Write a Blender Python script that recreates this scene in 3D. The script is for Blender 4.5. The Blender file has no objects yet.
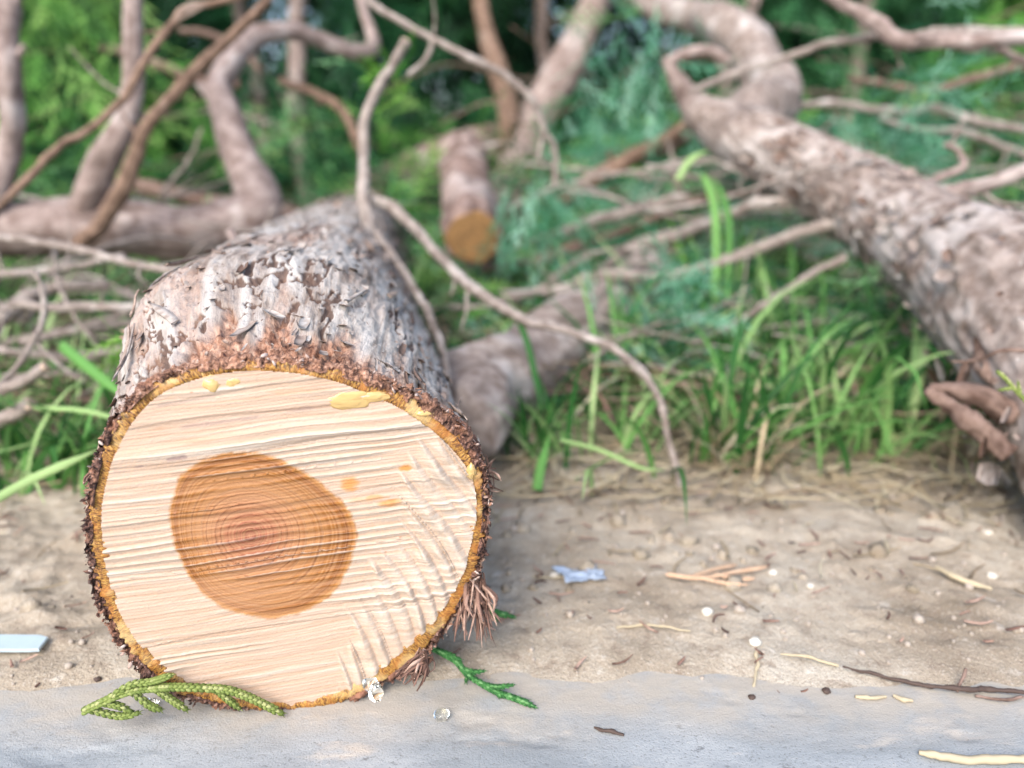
import bpy, math
import numpy as np
from mathutils import Vector
rng = np.random.default_rng(7)
S = bpy.context.scene
COL = S.collection
# ------------------------------------------------------------------ camera model
F = 740.0; PITCH = math.radians(16.5); CH = 0.27
FW = np.array([0, math.cos(PITCH), -math.sin(PITCH)]); UP = np.array([0, math.sin(PITCH), math.cos(PITCH)]); RT = np.array([1.0, 0, 0])
CAM = np.array([0, 0, CH])
def ray(px, py): return FW + (px-512)/F*RT - (py-384)/F*UP
def at(px, py, zc): return CAM + zc*ray(px, py)
def gnd(px, py, z=0.0):
    d = ray(px, py); return CAM + d*((z-CH)/d[2])
# ------------------------------------------------------------------ noise
def _hash(ix, iy, iz, seed):
    n = (ix.astype(np.int64)*374761393 + iy.astype(np.int64)*668265263 + iz.astype(np.int64)*2147483647 + seed*974634777) & 0xffffffff
    n = ((n ^ (n >> 13))*1274126177) & 0xffffffff
    n = ((n ^ (n >> 16))*2246822519) & 0xffffffff
    return ((n ^ (n >> 15)) & 0xffffff)/float(0xffffff)
def vnoise(x, y, z=None, seed=0):
    x = np.asarray(x, float); y = np.asarray(y, float)
    z = np.zeros_like(x) if z is None else np.asarray(z, float)
    x, y, z = np.broadcast_arrays(x, y, z)
    xi, yi, zi = np.floor(x), np.floor(y), np.floor(z)
    fx, fy, fz = x-xi, y-yi, z-zi
    fx = fx*fx*(3-2*fx); fy = fy*fy*(3-2*fy); fz = fz*fz*(3-2*fz)
    r = 0
    for dx in (0, 1):
        for dy in (0, 1):
            for dz in (0, 1):
                w = (fx if dx else 1-fx)*(fy if dy else 1-fy)*(fz if dz else 1-fz)
                r = r + w*_hash(xi+dx, yi+dy, zi+dz, seed)
    return r*2-1
def fbm(x, y, z=None, seed=0, oct=4, gain=.5):
    r = 0; a = 1; t = 0
    for o in range(oct):
        k = 2.03**o
        r = r + a*vnoise(np.asarray(x)*k, np.asarray(y)*k, None if z is None else np.asarray(z)*k, seed+o*17); t += a; a *= gain
    return r/t
def sst(a, b, x):
    t = np.clip((np.asarray(x, float)-a)/(b-a), 0, 1); return t*t*(3-2*t)
# ------------------------------------------------------------------ mesh helpers
def mesh_data(name, V, Fc, mat, attrs=None, smooth=True):
    V = np.asarray(V, np.float32)
    me = bpy.data.meshes.new(name)
    if isinstance(Fc, np.ndarray):
        n, k = Fc.shape
        me.vertices.add(len(V)); me.vertices.foreach_set('co', V.ravel())
        me.loops.add(n*k); me.loops.foreach_set('vertex_index', Fc.astype(np.int32).ravel())
        me.polygons.add(n); me.polygons.foreach_set('loop_start', np.arange(0, n*k, k, dtype=np.int32))
        me.update(calc_edges=True)
    else:
        me.from_pydata([tuple(map(float, v)) for v in V], [], [tuple(int(i) for i in f) for f in Fc])
    if smooth: me.polygons.foreach_set('use_smooth', np.ones(len(me.polygons), bool))
    for k, a in (attrs or {}).items():
        a = np.asarray(a, np.float32)
        if a.ndim == 1:
            at_ = me.attributes.new(k, 'FLOAT', 'POINT'); at_.data.foreach_set('value', a)
        else:
            at_ = me.attributes.new(k, 'FLOAT_VECTOR', 'POINT'); at_.data.foreach_set('vector', a.ravel())
    me.validate(); me.update()
    if mat: me.materials.append(mat)
    return me
def wpos(o):
    p = np.array(o.location[:])
    return p + (wpos(o.parent) if o.parent else 0)
def obj(name, V, Fc, mat, parent=None, origin=None, attrs=None, smooth=True):
    V = np.asarray(V, float)
    if origin is None: origin = wpos(parent) if parent is not None else V[np.argmin(V[:, 2])]
    o = bpy.data.objects.new(name, mesh_data(name, V-np.asarray(origin), Fc, mat, attrs, smooth)); COL.objects.link(o)
    if parent is not None: o.parent = parent; o.location = np.asarray(origin)-wpos(parent)
    else: o.location = origin
    return o
def tag(o, label=None, cat=None, group=None, kind=None):
    for k, v in (('label', label), ('category', cat), ('group', group), ('kind', kind)):
        if v: o[k] = v
    return o
def empty(name, loc, label, cat, group=None):
    o = bpy.data.objects.new(name, None); COL.objects.link(o); o.location = loc; o.empty_display_size = .02
    return tag(o, label, cat, group)
def gridfaces(n, m, wrap=False):
    mm = m if wrap else m-1
    i, j = np.meshgrid(np.arange(n-1), np.arange(mm), indexing='ij')
    j2 = (j+1) % m
    return np.stack([i*m+j, i*m+j2, (i+1)*m+j2, (i+1)*m+j], -1).reshape(-1, 4)
def merge(parts):
    Vs, Fs, off = [], [], 0
    for V, Fc in parts:
        Vs.append(V); Fs.append(np.asarray(Fc)+off); off += len(V)
    return np.concatenate(Vs), np.concatenate(Fs)
def nrm(v): v = np.asarray(v, float); return v/np.linalg.norm(v)
# ------------------------------------------------------------------ materials
class NT:
    def __init__(s, name):
        s.m = bpy.data.materials.new(name); s.m.use_nodes = True; s.t = s.m.node_tree; s.n = s.t.nodes; s.l = s.t.links
        s.b = s.n['Principled BSDF']; s.o = s.n['Material Output']; s.tc = s.n.new('ShaderNodeTexCoord')
    def lk(s, a, b): s.l.new(a, b)
    def setv(s, inp, v):
        if isinstance(v, bpy.types.NodeSocket): s.lk(v, inp)
        elif isinstance(v, (tuple, list)) and len(v) == 3 and inp.type == 'RGBA': inp.default_value = (*v, 1)
        else: inp.default_value = v
    def noise(s, scale, detail=4, vec=None, rough=.55, dist=0, col=False):
        n = s.n.new('ShaderNodeTexNoise'); n.inputs['Scale'].default_value = scale; n.inputs['Detail'].default_value = detail
        n.inputs['Roughness'].default_value = rough; n.inputs['Distortion'].default_value = dist
        s.lk(vec if vec is not None else s.tc.outputs['Object'], n.inputs['Vector'])
        return n.outputs['Color' if col else 'Fac']
    def vor(s, scale, vec=None, feat='F1', out='Distance'):
        n = s.n.new('ShaderNodeTexVoronoi'); n.feature = feat; n.inputs['Scale'].default_value = scale
        s.lk(vec if vec is not None else s.tc.outputs['Object'], n.inputs['Vector']); return n.outputs[out]
    def ramp(s, fac, stops, interp='LINEAR'):
        n = s.n.new('ShaderNodeValToRGB'); e = n.color_ramp.elements; n.color_ramp.interpolation = interp
        for i, (p, c) in enumerate(stops):
            el = e[i] if i < 2 else e.new(p)
            el.position = p; el.color = (c, c, c, 1) if isinstance(c, (int, float)) else (*c, 1)
        s.lk(fac, n.inputs[0]); return n.outputs[0]
    def mix(s, f, a, b, mode='MIX'):
        n = s.n.new('ShaderNodeMix'); n.data_type = 'RGBA'; n.blend_type = mode; n.clamp_factor = True
        s.setv(n.inputs[0], f); s.setv(n.inputs[6], a); s.setv(n.inputs[7], b); return n.outputs[2]
    def math(s, op, a, b=0.0, clamp=False):
        n = s.n.new('ShaderNodeMath'); n.operation = op; n.use_clamp = clamp
        s.setv(n.inputs[0], a); s.setv(n.inputs[1], b); return n.outputs[0]
    def attr(s, name, vec=False):
        n = s.n.new('ShaderNodeAttribute'); n.attribute_name = name; return n.outputs['Vector' if vec else 'Fac']
    def mapping(s, vec, scale=(1, 1, 1), rot=(0, 0, 0)):
        n = s.n.new('ShaderNodeMapping'); n.inputs['Scale'].default_value = scale; n.inputs['Rotation'].default_value = rot
        s.lk(vec if vec is not None else s.tc.outputs['Object'], n.inputs['Vector']); return n.outputs[0]
    def bump(s, h, strength=.5, dist=.002, prev=None):
        n = s.n.new('ShaderNodeBump'); n.inputs['Strength'].default_value = strength; n.inputs['Distance'].default_value = dist
        s.lk(h, n.inputs['Height'])
        if prev is not None: s.lk(prev, n.inputs['Normal'])
        return n.outputs[0]
    def out(s, col, rough=.8, normal=None, spec=.3):
        s.setv(s.b.inputs['Base Color'], col); s.setv(s.b.inputs['Roughness'], rough); s.b.inputs['Specular IOR Level'].default_value = spec
        if normal is not None: s.lk(normal, s.b.inputs['Normal'])
        return s.m
    def translucent(s, col, amt):
        t = s.n.new('ShaderNodeBsdfTranslucent'); s.setv(t.inputs[0], col)
        m = s.n.new('ShaderNodeMixShader'); m.inputs[0].default_value = amt
        s.lk(s.b.outputs[0], m.inputs[1]); s.lk(t.outputs[0], m.inputs[2]); s.lk(m.outputs[0], s.o.inputs['Surface'])

def m_branch(name, dark, light, pale, scale=60, thr=.55):
    t = NT(name); h = t.attr('h')
    n1 = t.noise(scale, 5, rough=.65); n2 = t.noise(scale*.25, 3)
    n3 = t.noise(scale*3.2, 3)
    c = t.mix(t.ramp(n1, [(.35, 0.), (.62, 1.)]), dark, light)
    c = t.mix(t.ramp(n2, [(thr, 0.), (thr+.15, .85)]), c, pale)
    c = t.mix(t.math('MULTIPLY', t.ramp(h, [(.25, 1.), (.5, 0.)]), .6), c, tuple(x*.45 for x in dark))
    return t.out(c, .85, t.bump(t.math('ADD', n1, t.math('MULTIPLY', n3, .4)), .6, .0015), .2)
M = {}
M['pink'] = m_branch('smooth_pinkish_bark', (.15, .105, .09), (.32, .255, .23), (.46, .41, .39), 50)
M['grey'] = m_branch('dry_grey_bark', (.16, .125, .105), (.31, .265, .235), (.43, .39, .36), 80)
M['brown'] = m_branch('reddish_brown_bark', (.11, .07, .05), (.25, .165, .12), (.34, .27, .23), 60, .6)
M['dark'] = m_branch('dark_brown_bark', (.10, .06, .045), (.23, .16, .13), (.35, .28, .25), 55, .62)
M['flakydim'] = m_branch('dim_flaky_bark', (.12, .075, .06), (.27, .19, .16), (.40, .33, .30), 42, .5)
M['flaky'] = m_branch('flaky_fallen_bark', (.15, .11, .09), (.32, .265, .235), (.43, .385, .36), 70, .48)

def m_log_bark():
    t = NT('log_bark'); h = t.attr('h'); red = t.attr('red'); sv = t.attr('sv', True)
    sc = t.mapping(sv, (1, .16, 1))
    n1 = t.noise(90, 6, sc, .7, .4); n2 = t.noise(28, 4, sc, .6, .6); n3 = t.noise(420, 4, sv, .7); n4 = t.noise(14, 3, sv)
    grey = t.ramp(n1, [(.30, (.13, .095, .075)), (.40, (.26, .215, .185)), (.50, (.38, .345, .315)), (.70, (.50, .475, .45))])
    warm = t.ramp(n1, [(.3, (.14, .085, .06)), (.5, (.31, .23, .185)), (.7, (.44, .37, .32))])
    c = t.mix(t.ramp(n4, [(.54, 0.), (.66, .45)]), grey, warm)
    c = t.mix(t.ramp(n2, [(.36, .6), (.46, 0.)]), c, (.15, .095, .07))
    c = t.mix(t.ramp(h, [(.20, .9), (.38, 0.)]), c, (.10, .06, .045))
    rc = t.ramp(t.noise(150, 6, sv, .75), [(.36, (.045, .02, .018)), (.43, (.17, .08, .05)), (.52, (.35, .19, .125)), (.62, (.46, .31, .225)), (.74, (.55, .47, .41))])
    c = t.mix(red, c, rc)
    c = t.mix(t.ramp(t.vor(170, sv), [(.06, .85), (.16, 0.)]), c, (.07, .035, .03))
    return t.out(c, .9, t.bump(t.math('ADD', n1, t.math('MULTIPLY', n3, .5)), .9, .0022), .2)
M['logbark'] = m_log_bark()

def m_rim():
    t = NT('torn_bark_edge'); sv = t.tc.outputs['Object']
    n = t.noise(330, 5, sv, .7); r = t.attr('rnd')
    c = t.ramp(n, [(.36, (.014, .008, .008)), (.49, (.055, .027, .021)), (.58, (.17, .085, .06)), (.68, (.34, .23, .19)), (.8, (.52, .47, .49))])
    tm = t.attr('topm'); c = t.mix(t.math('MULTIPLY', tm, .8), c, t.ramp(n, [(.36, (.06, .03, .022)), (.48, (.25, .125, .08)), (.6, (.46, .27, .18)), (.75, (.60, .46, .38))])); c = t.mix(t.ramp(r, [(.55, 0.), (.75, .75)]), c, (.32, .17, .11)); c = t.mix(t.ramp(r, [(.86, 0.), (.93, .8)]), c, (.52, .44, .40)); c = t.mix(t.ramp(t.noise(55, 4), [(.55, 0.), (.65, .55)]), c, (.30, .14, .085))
    return t.out(c, .8, t.bump(n, .8, .001), .3)
M['rim'] = m_rim()
def m_chip(name, stops, tr=0.0):
    t = NT(name); r = t.attr('rnd'); n = t.noise(220, 4)
    c = t.ramp(r, stops); c = t.mix(t.ramp(n, [(.35, .55), (.6, 0.)]), c, (.12, .065, .045))
    m = t.out(c, .85, t.bump(n, .5, .0008), .2)
    return m
M['chipgrey'] = m_chip('curled_bark_flakes', [(0., (.12, .07, .05)), (.3, (.26, .205, .175)), (.75, (.42, .39, .36)), (1., (.36, .24, .17))])
M['fibre'] = m_chip('torn_bark_fibre', [(0., (.05, .028, .024)), (.5, (.22, .125, .095)), (1., (.48, .33, .26))])

def m_gold():
    t = NT('golden_inner_bark'); p = t.attr('pol', True)
    n = t.noise(1, 4, t.mapping(p, (420, 1150, 1)), .75, .6); n2 = t.noise(1, 3, t.mapping(p, (60, 90, 1)), .6)
    c = t.ramp(n, [(.40, (.05, .02, .010)), (.47, (.23, .095, .02)), (.56, (.40, .21, .04)), (.72, (.55, .37, .125))])
    c = t.mix(t.ramp(n2, [(.50, 0.), (.66, .7)]), c, (.40, .15, .03))
    c = t.mix(t.ramp(t.noise(60, 3), [(.55, 0.), (.68, .5)]), c, (.66, .50, .24))
    t.b.inputs['Coat Weight'].default_value = .15
    return t.out(c, .55, t.bump(n, .8, .0007), .4)
M['gold'] = m_gold()

def m_face():
    t = NT('sawn_wood'); p = t.attr('fp', True); hd = t.attr('hd'); rg = t.attr('ring'); st = t.attr('stain'); dk = t.attr('dark'); rd = t.attr('ridge'); mb = t.attr('mb')
    # streaks drawn along the saw marks
    s1 = t.noise(1, 5, t.mapping(p, (16, 420, 1), (0, 0, 0)), .65, .3)
    s2 = t.noise(1, 4, t.mapping(p, (10, 55, 1)), .55, .3)
    fine = t.noise(1, 4, t.mapping(p, (900, 1500, 1)), .7)
    c = t.ramp(s1, [(.24, (.255, .16, .105)), (.40, (.375, .29, .225)), (.58, (.455, .38, .315)), (.8, (.53, .485, .435))])
    c = t.mix(t.ramp(s2, [(.46, 0.), (.62, .55)]), c, (.42, .30, .225))
    c = t.mix(t.ramp(fine, [(.56, 0.), (.72, .30)]), c, (.62, .44, .28))
    # growth rings
    cx = t.n.new('ShaderNodeCombineXYZ'); t.lk(rg, cx.inputs[0])
    rn = t.noise(17, 3, cx.outputs[0], .8)
    rings = t.math('MULTIPLY', t.attr('rl'), t.ramp(t.noise(40, 2, p), [(.3, .55), (.6, 1.)]))
    ringf = t.noise(34, 2, cx.outputs[0], .6)
    ringsf = t.ramp(ringf, [(.42, 1.), (.55, 0.)])
    hcol = t.ramp(rg, [(0., (.19, .052, .030)), (.16, (.245, .083, .046)), (.40, (.29, .125, .056)), (.62, (.295, .13, .042)), (.82, (.25, .098, .02)), (.93, (.19, .062, .008)), (1., (.35, .15, .026))])
    hs = t.mix(t.math('MULTIPLY', rings, 1.0), hcol, (.105, .03, .010))
    hs = t.mix(t.math('MULTIPLY', ringsf, .28), hs, (.47, .28, .14))
    hs = t.mix(t.ramp(s1, [(.54, 0.), (.76, .40)]), hs, (.46, .29, .165))
    hs = t.mix(t.ramp(s1, [(.28, .4), (.42, 0.)]), hs, (.38, .17, .06))
    sapr = t.math('MULTIPLY', rings, t.ramp(rg, [(.98, .0), (1.05, .55), (1.35, .40), (1.9, .20)]))
    c = t.mix(sapr, c, (.66, .40, .20))
    hm = t.ramp(t.math('ADD', hd, t.math('MULTIPLY', t.math('SUBTRACT', t.noise(160, 3, p), .5), .0035)), [(0., 0.), (1., 1.)])
    n = t.n.new('ShaderNodeMapRange'); n.inputs[1].default_value = .0007; n.inputs[2].default_value = -.0008
    n.inputs[3].default_value = 0.; n.inputs[4].default_value = 1.
    t.lk(t.math('ADD', hd, t.math('MULTIPLY', t.math('SUBTRACT', t.noise(140, 5, p, .7), .5), .0050)), n.inputs[0])
    c = t.mix(n.outputs[0], c, hs)
    # pale saw-mark crests mix torn fibre with painted light, brown grooves are painted shade
    c = t.mix(t.math('MULTIPLY', t.ramp(rd, [(.66, 0.), (.95, .34)]), t.ramp(s2, [(.38, .1), (.6, 1.)])), c, (.58, .535, .475))
    c = t.mix(t.math('MULTIPLY', t.ramp(rd, [(.04, .42), (.30, 0.)]), t.ramp(s2, [(.35, 1.), (.65, .3)])), c, (.47, .27, .16))
    c = t.mix(t.math('MULTIPLY', mb, t.ramp(fine, [(.4, 0.), (.7, .35)])), c, (.57, .52, .445))
    c = t.mix(st, c, (.46, .20, .045))
    c = t.mix(dk, c, (.23, .16, .15))
    sp = t.math('MULTIPLY', t.ramp(t.vor(1, t.mapping(p, (150, 260, 1))), [(.05, .8), (.14, 0.)]), t.ramp(t.noise(30, 2, p), [(.52, 0.), (.62, 1.)]))
    c = t.mix(sp, c, (.36, .17, .10))
    bmp = t.bump(s1, .35, .0009); bmp = t.bump(fine, .35, .0004, bmp)
    return t.out(c, .75, bmp, .25)
M['face'] = m_face()

def m_endwood(name='weathered_cut_end', a=(.17, .09, .035), b=(.36, .20, .075), pale=False):
    t = NT(name); rr = t.attr('rr'); cx = t.n.new('ShaderNodeCombineXYZ'); t.lk(rr, cx.inputs[0])
    n = t.noise(22, 3, cx.outputs[0]); c = t.mix(t.ramp(n, [(.4, 0.), (.6, 1.)]), a, b)
    c = t.mix(t.ramp(t.noise(90, 4), [(.4, .5), (.6, 0.)]), c, tuple(x*.7 for x in a))
    return t.out(c, .8, t.bump(n, .4, .001))
M['endwood'] = m_endwood()
M['paleend'] = m_endwood('pale_cut_end', (.46, .33, .24), (.60, .48, .37))

def m_leaf(name, a, b, c3, tr=.3, sc=0, rough=.55):
    t = NT(name); r = t.attr('rnd')
    c = t.ramp(r, [(0., tuple(x*.5 for x in a)), (.32, a), (.66, b), (1., c3)])
    c = t.mix(t.math('MULTIPLY', t.noise(5, 2), .25), c, tuple(x*.55 for x in a))
    t.out(c, rough, None, .25); t.translucent(c, tr); return t.m
M['thuja_dark'] = m_leaf('dark_evergreen_leaf', (.004, .025, .010), (.02, .11, .04), (.09, .32, .10))
M['thuja_mid'] = m_leaf('mid_evergreen_leaf', (.014, .075, .025), (.085, .30, .11), (.30, .60, .27))
M['thuja_bright'] = m_leaf('bright_evergreen_leaf', (.02, .10, .018), (.14, .38, .06), (.42, .68, .20))
M['thuja_blue'] = m_leaf('bluish_evergreen_leaf', (.05, .22, .11), (.17, .45, .28), (.42, .70, .54))
M['grass'] = m_leaf('grass_blade', (.045, .17, .04), (.19, .44, .11), (.50, .66, .30), .4)
M['limeleaf'] = m_leaf('lime_leaf', (.12, .36, .03), (.22, .52, .06), (.38, .66, .14), .35)
M['sprig'] = m_leaf('fresh_scale_leaf', (.13, .18, .04), (.24, .30, .08), (.44, .46, .20), .2)
M['sprigb'] = m_leaf('deep_green_scale_leaf', (.02, .10, .025), (.06, .21, .055), (.20, .40, .16), .2)
def m_straw(name, a, b, c3):
    t = NT(name); r = t.attr('rnd'); c = t.ramp(r, [(0., a), (.5, b), (1., c3)])
    return t.out(c, .75, t.bump(t.noise(300, 3), .3, .0005))
M['straw'] = m_straw('dry_straw', (.20, .145, .09), (.36, .29, .185), (.48, .42, .30))
M['orange'] = m_straw('dried_orange_sprig', (.42, .26, .16), (.54, .36, .24), (.60, .45, .32))

def m_dirt():
    t = NT('dry_dirt'); w = t.tc.outputs['Object']
    n1 = t.noise(9, 6, w, .6); n2 = t.noise(70, 5, w, .7); n3 = t.noise(400, 3, w, .6); h = t.attr('h'); vg = t.attr('veg')
    c = t.ramp(n1, [(.30, (.215, .17, .12)), (.48, (.35, .295, .225)), (.68, (.43, .385, .315))])
    c = t.mix(t.ramp(n2, [(.33, .7), (.47, 0.)]), c, (.20, .15, .11))
    c = t.mix(t.ramp(n2, [(.58, 0.), (.7, .5)]), c, (.62, .57, .50))
    c = t.mix(t.ramp(n3, [(.60, 0.), (.72, .5)]), c, (.56, .50, .43))
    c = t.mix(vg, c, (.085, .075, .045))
    n4 = t.noise(1100, 2, w, .5); c = t.mix(t.ramp(n4, [(.30, .75), (.42, 0.)]), c, (.20, .155, .115)); c = t.mix(t.ramp(n4, [(.60, 0.), (.70, .55)]), c, (.60, .55, .47)); c = t.mix(t.ramp(t.noise(26, 5, w, .7), [(.57, 0.), (.68, .55)]), c, (.23, .18, .13))
    return t.out(c, .95, t.bump(n4, .6, .0008, t.bump(n3, .8, .0016, t.bump(n2, .35, .003))), .1)
M['dirt'] = m_dirt()
def m_conc():
    t = NT('worn_concrete'); w = t.tc.outputs['Object']
    n1 = t.noise(14, 6, t.mapping(w, (.6, 1.4, 1)), .65, 1.2); n2 = t.noise(170, 6, t.mapping(w, (.8, 1.2, 1)), .75, .2); n3 = t.noise(900, 3, w)
    c = t.ramp(n1, [(.32, (.215, .235, .245)), (.5, (.275, .295, .305)), (.66, (.335, .352, .358))])
    c = t.mix(t.ramp(n2, [(.34, .9), (.42, 0.)]), c, (.14, .145, .15))
    c = t.mix(t.ramp(n2, [(.60, 0.), (.72, .6)]), c, (.50, .49, .47))
    c = t.mix(t.ramp(t.noise(35, 4, t.mapping(w, (.45, 1.2, 1))), [(.60, 0.), (.68, .75)]), c, (.47, .41, .345))
    c = t.mix(t.ramp(n3, [(.32, .8), (.42, 0.)]), c, (.15, .15, .15))
    du = t.math('MULTIPLY', t.attr('dust'), t.ramp(t.noise(60, 5), [(.25, .25), (.55, 1.)]))
    c = t.mix(du, c, (.36, .325, .275))
    return t.out(c, .85, t.bump(n3, .6, .0006, t.bump(n2, .5, .0011)), .2)
M['conc'] = m_conc()
def m_plain(name, c, rough=.6, spec=.4):
    t = NT(name); n = t.noise(160, 4); cc = t.mix(t.math('MULTIPLY', n, .5), c, tuple(x*.75 for x in c)); return t.out(cc, rough, t.bump(n, .25, .0006), spec)
M['card'] = m_plain('pale_blue_card', (.40, .49, .53), .45)
M['plastic'] = m_plain('blue_plastic_film', (.30, .36, .45), .3)
M['white'] = m_plain('white_pebble', (.62, .58, .50), .6)
M['stone'] = m_plain('grey_pebble', (.36, .31, .26), .8)
M['darkbit'] = m_plain('dark_brown_debris', (.07, .045, .035), .7)
def m_resin(name, c, rough=.06, tr=.85):
    t = NT(name); t.out(c, rough, t.bump(t.noise(120, 2), .15, .001), .5)
    t.b.inputs['Transmission Weight'].default_value = tr; t.b.inputs['IOR'].default_value = 1.45; return t.m
M['resin'] = m_resin('amber_resin', (.86, .62, .26), .05, .5)
M['clear'] = m_resin('clear_resin_drop', (.97, .97, .90), .02, 1.0)

# ------------------------------------------------------------------ ground
Y_EDGE = gnd(512, 690)[1]
def ground_h(X, Y):
    d = Y-Y_EDGE + .016*fbm(X*11, Y*11, seed=5, oct=5) + .003*vnoise(X*70, Y*70, seed=8)
    h = -.004 + .0065*sst(-.020, .026, d)
    amp = sst(0.0, .06, d)
    near = np.exp(-np.abs(Y)/4)
    h = h + amp*near*(.0042*fbm(X*30, Y*30, seed=1, oct=5, gain=.62) + .0035*np.maximum(0, fbm(X*55, Y*55, seed=3, oct=3)) + .012*fbm(X*3, Y*3, seed=2, oct=2)*sst(.05, .6, d))
    clod = sst(-.10, -.26, X)*sst(.03, .07, d)*sst(.3, .15, d)
    h = h + clod*.010*np.maximum(-.2, fbm(X*38, Y*38, seed=31, oct=3))
    h = h + .05*sst(.3, 1.6, d) + .12*sst(1.5, 5, d)
    return h
def make_ground():
    a = np.linspace(-.62, .62, 460); b = a[-1]+np.cumsum(.003*1.05**np.arange(1, 215)); b = b[b < 400]
    xs = np.concatenate([-b[::-1], a, b])
    c = np.linspace(.28, 1.0, 330); d = c[-1]+np.cumsum(.0025*1.05**np.arange(1, 215)); d = d[d < 400]
    e = .28-np.cumsum(.01*1.3**np.arange(1, 40)); e = e[e > -300]
    ys = np.concatenate([e[::-1], c, d])
    Yg, Xg = np.meshgrid(ys, xs, indexing='ij')
    Z = ground_h(Xg, Yg)
    V = np.stack([Xg, Yg, Z], -1).reshape(-1, 3)
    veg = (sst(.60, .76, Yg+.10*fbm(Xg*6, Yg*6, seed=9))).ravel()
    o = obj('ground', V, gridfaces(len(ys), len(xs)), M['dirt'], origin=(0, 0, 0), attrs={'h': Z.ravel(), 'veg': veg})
    tag(o, kind='structure')
make_ground()
def make_slab():
    xs = np.linspace(-3, 3, 900); ys = np.linspace(-.9, Y_EDGE+.004, 60)
    xs = np.concatenate([np.linspace(-3, -.5, 60)[:-1], np.linspace(-.5, .5, 420), np.linspace(.5, 3, 60)[1:]])
    ys = np.concatenate([np.linspace(-.9, .2, 20)[:-1], np.linspace(.2, Y_EDGE+.035, 140)])
    Yg, Xg = np.meshgrid(ys, xs, indexing='ij')
    Z = .0004*fbm(Xg*60, Yg*90, seed=4, oct=4) - .0008*sst(.35, .7, fbm(Xg*40, Yg*70, seed=6, oct=3))
    V = np.stack([Xg, Yg, Z], -1).reshape(-1, 3); Fc = gridfaces(len(ys), len(xs))
    dust = sst(.045, .004, Y_EDGE-Yg+.018*fbm(Xg*14, Yg*30, seed=33, oct=4)).ravel()
    n = len(V); m = len(xs)                                         # far edge drops into the soil
    edge = V[-m:].copy(); edge[:, 2] = -.06; V = np.concatenate([V, edge])
    i = np.arange(m-1); top = n-m+i
    Fc = np.concatenate([Fc, np.stack([top, top+1, n+i+1, n+i], -1)])
    tag(obj('concrete_pavement', V, Fc, M['conc'], origin=(0, 0, 0), attrs={'dust': np.concatenate([dust, np.ones(m)])}), kind='structure')
make_slab()

# ------------------------------------------------------------------ the big log
dv = ray(372, 165); A = nrm([dv[0], dv[1], 0]); U = np.array([A[1], -A[0], 0]); Z3 = np.array([0, 0, 1.0])
FP0 = gnd(300, 707)                                                  # where the face stands on the slab
def on_face(px, py):
    d = ray(px, py); t = np.dot(FP0-CAM, A)/np.dot(d, A); return CAM + d*t
CF = on_face(287, 540)
def uw(px, py):
    p = on_face(px, py)-CF; return np.array([np.dot(p, U), p[2]])
def zz(pts): return [(80+x/2.0214, 340+y/2.0214) for x, y in pts]
wood = zz([(400,68),(500,84),(590,118),(680,165),(740,215),(785,272),(795,330),(785,400),(770,460),(740,520),(700,575),(640,630),(580,675),(520,712),(450,735),(380,735),(300,718),(215,690),(165,655),(120,600),(85,540),(65,470),(55,400),(55,330),(65,280),(85,220),(120,160),(170,110),(225,88),(300,70)])
golds = zz([(400,55),(500,66),(600,98),(690,140),(760,195),(802,262),(814,330),(808,400),(796,460),(768,525),(722,590),(665,648),(600,692),(530,728),(450,745),(380,742),(300,735),(210,712),(150,675),(100,618),(62,550),(38,475),(28,400),(28,330),(38,275),(58,212),(92,150),(145,98),(215,70),(300,56)])
barks = zz([(400,30),(500,40),(610,68),(705,108),(785,165),(825,245),(832,320),(826,400),(814,465),(780,535),(735,600),(675,662),(610,706),(535,738),(450,750),(380,750),(300,748),(205,730),(135,695),(85,630),(45,560),(20,485),(10,400),(12,330),(20,270),(36,205),(70,140),(125,88),(200,50),(300,32)])
TH = np.linspace(-math.pi, math.pi, 721)
def polar(pts, c=(0, 0)):
    q = np.array([uw(*p) for p in pts])-np.array(c); th = np.arctan2(q[:, 1], q[:, 0]); r = np.hypot(q[:, 0], q[:, 1])
    o = np.argsort(th); th, r = th[o], r[o]
    th3 = np.concatenate([th-2*math.pi, th, th+2*math.pi]); r3 = np.concatenate([r]*3)
    y = np.interp(TH, th3, r3); k = np.hanning(31); k /= k.sum()
    y = np.convolve(np.concatenate([y[-31:-1], y, y[1:31]]), k, 'same')[30:-30]
    return lambda t: np.interp((np.asarray(t)+math.pi) % (2*math.pi)-math.pi, TH, y)
rW, rG, rB_ = polar(wood), polar(golds), polar(barks)
rB = lambda t: rG(t)+(rB_(t)-rG(t))*np.interp((np.asarray(t)+math.pi) % (2*math.pi)-math.pi, [-math.pi, -1.2, 0, .7, 1.6, 2.4, math.pi], [.95, .95, .85, .68, .62, .75, .95])
def fpt(u, w, d=0.0):                                                # d towards the camera
    u = np.asarray(u, float); w = np.asarray(w, float); d = np.asarray(d, float)
    return CF + u[..., None]*U + w[..., None]*Z3 - d[..., None]*A
log = empty('cut_log', FP0, 'large freshly sawn log with orange heartwood, lying end-on on the concrete', 'log')

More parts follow.
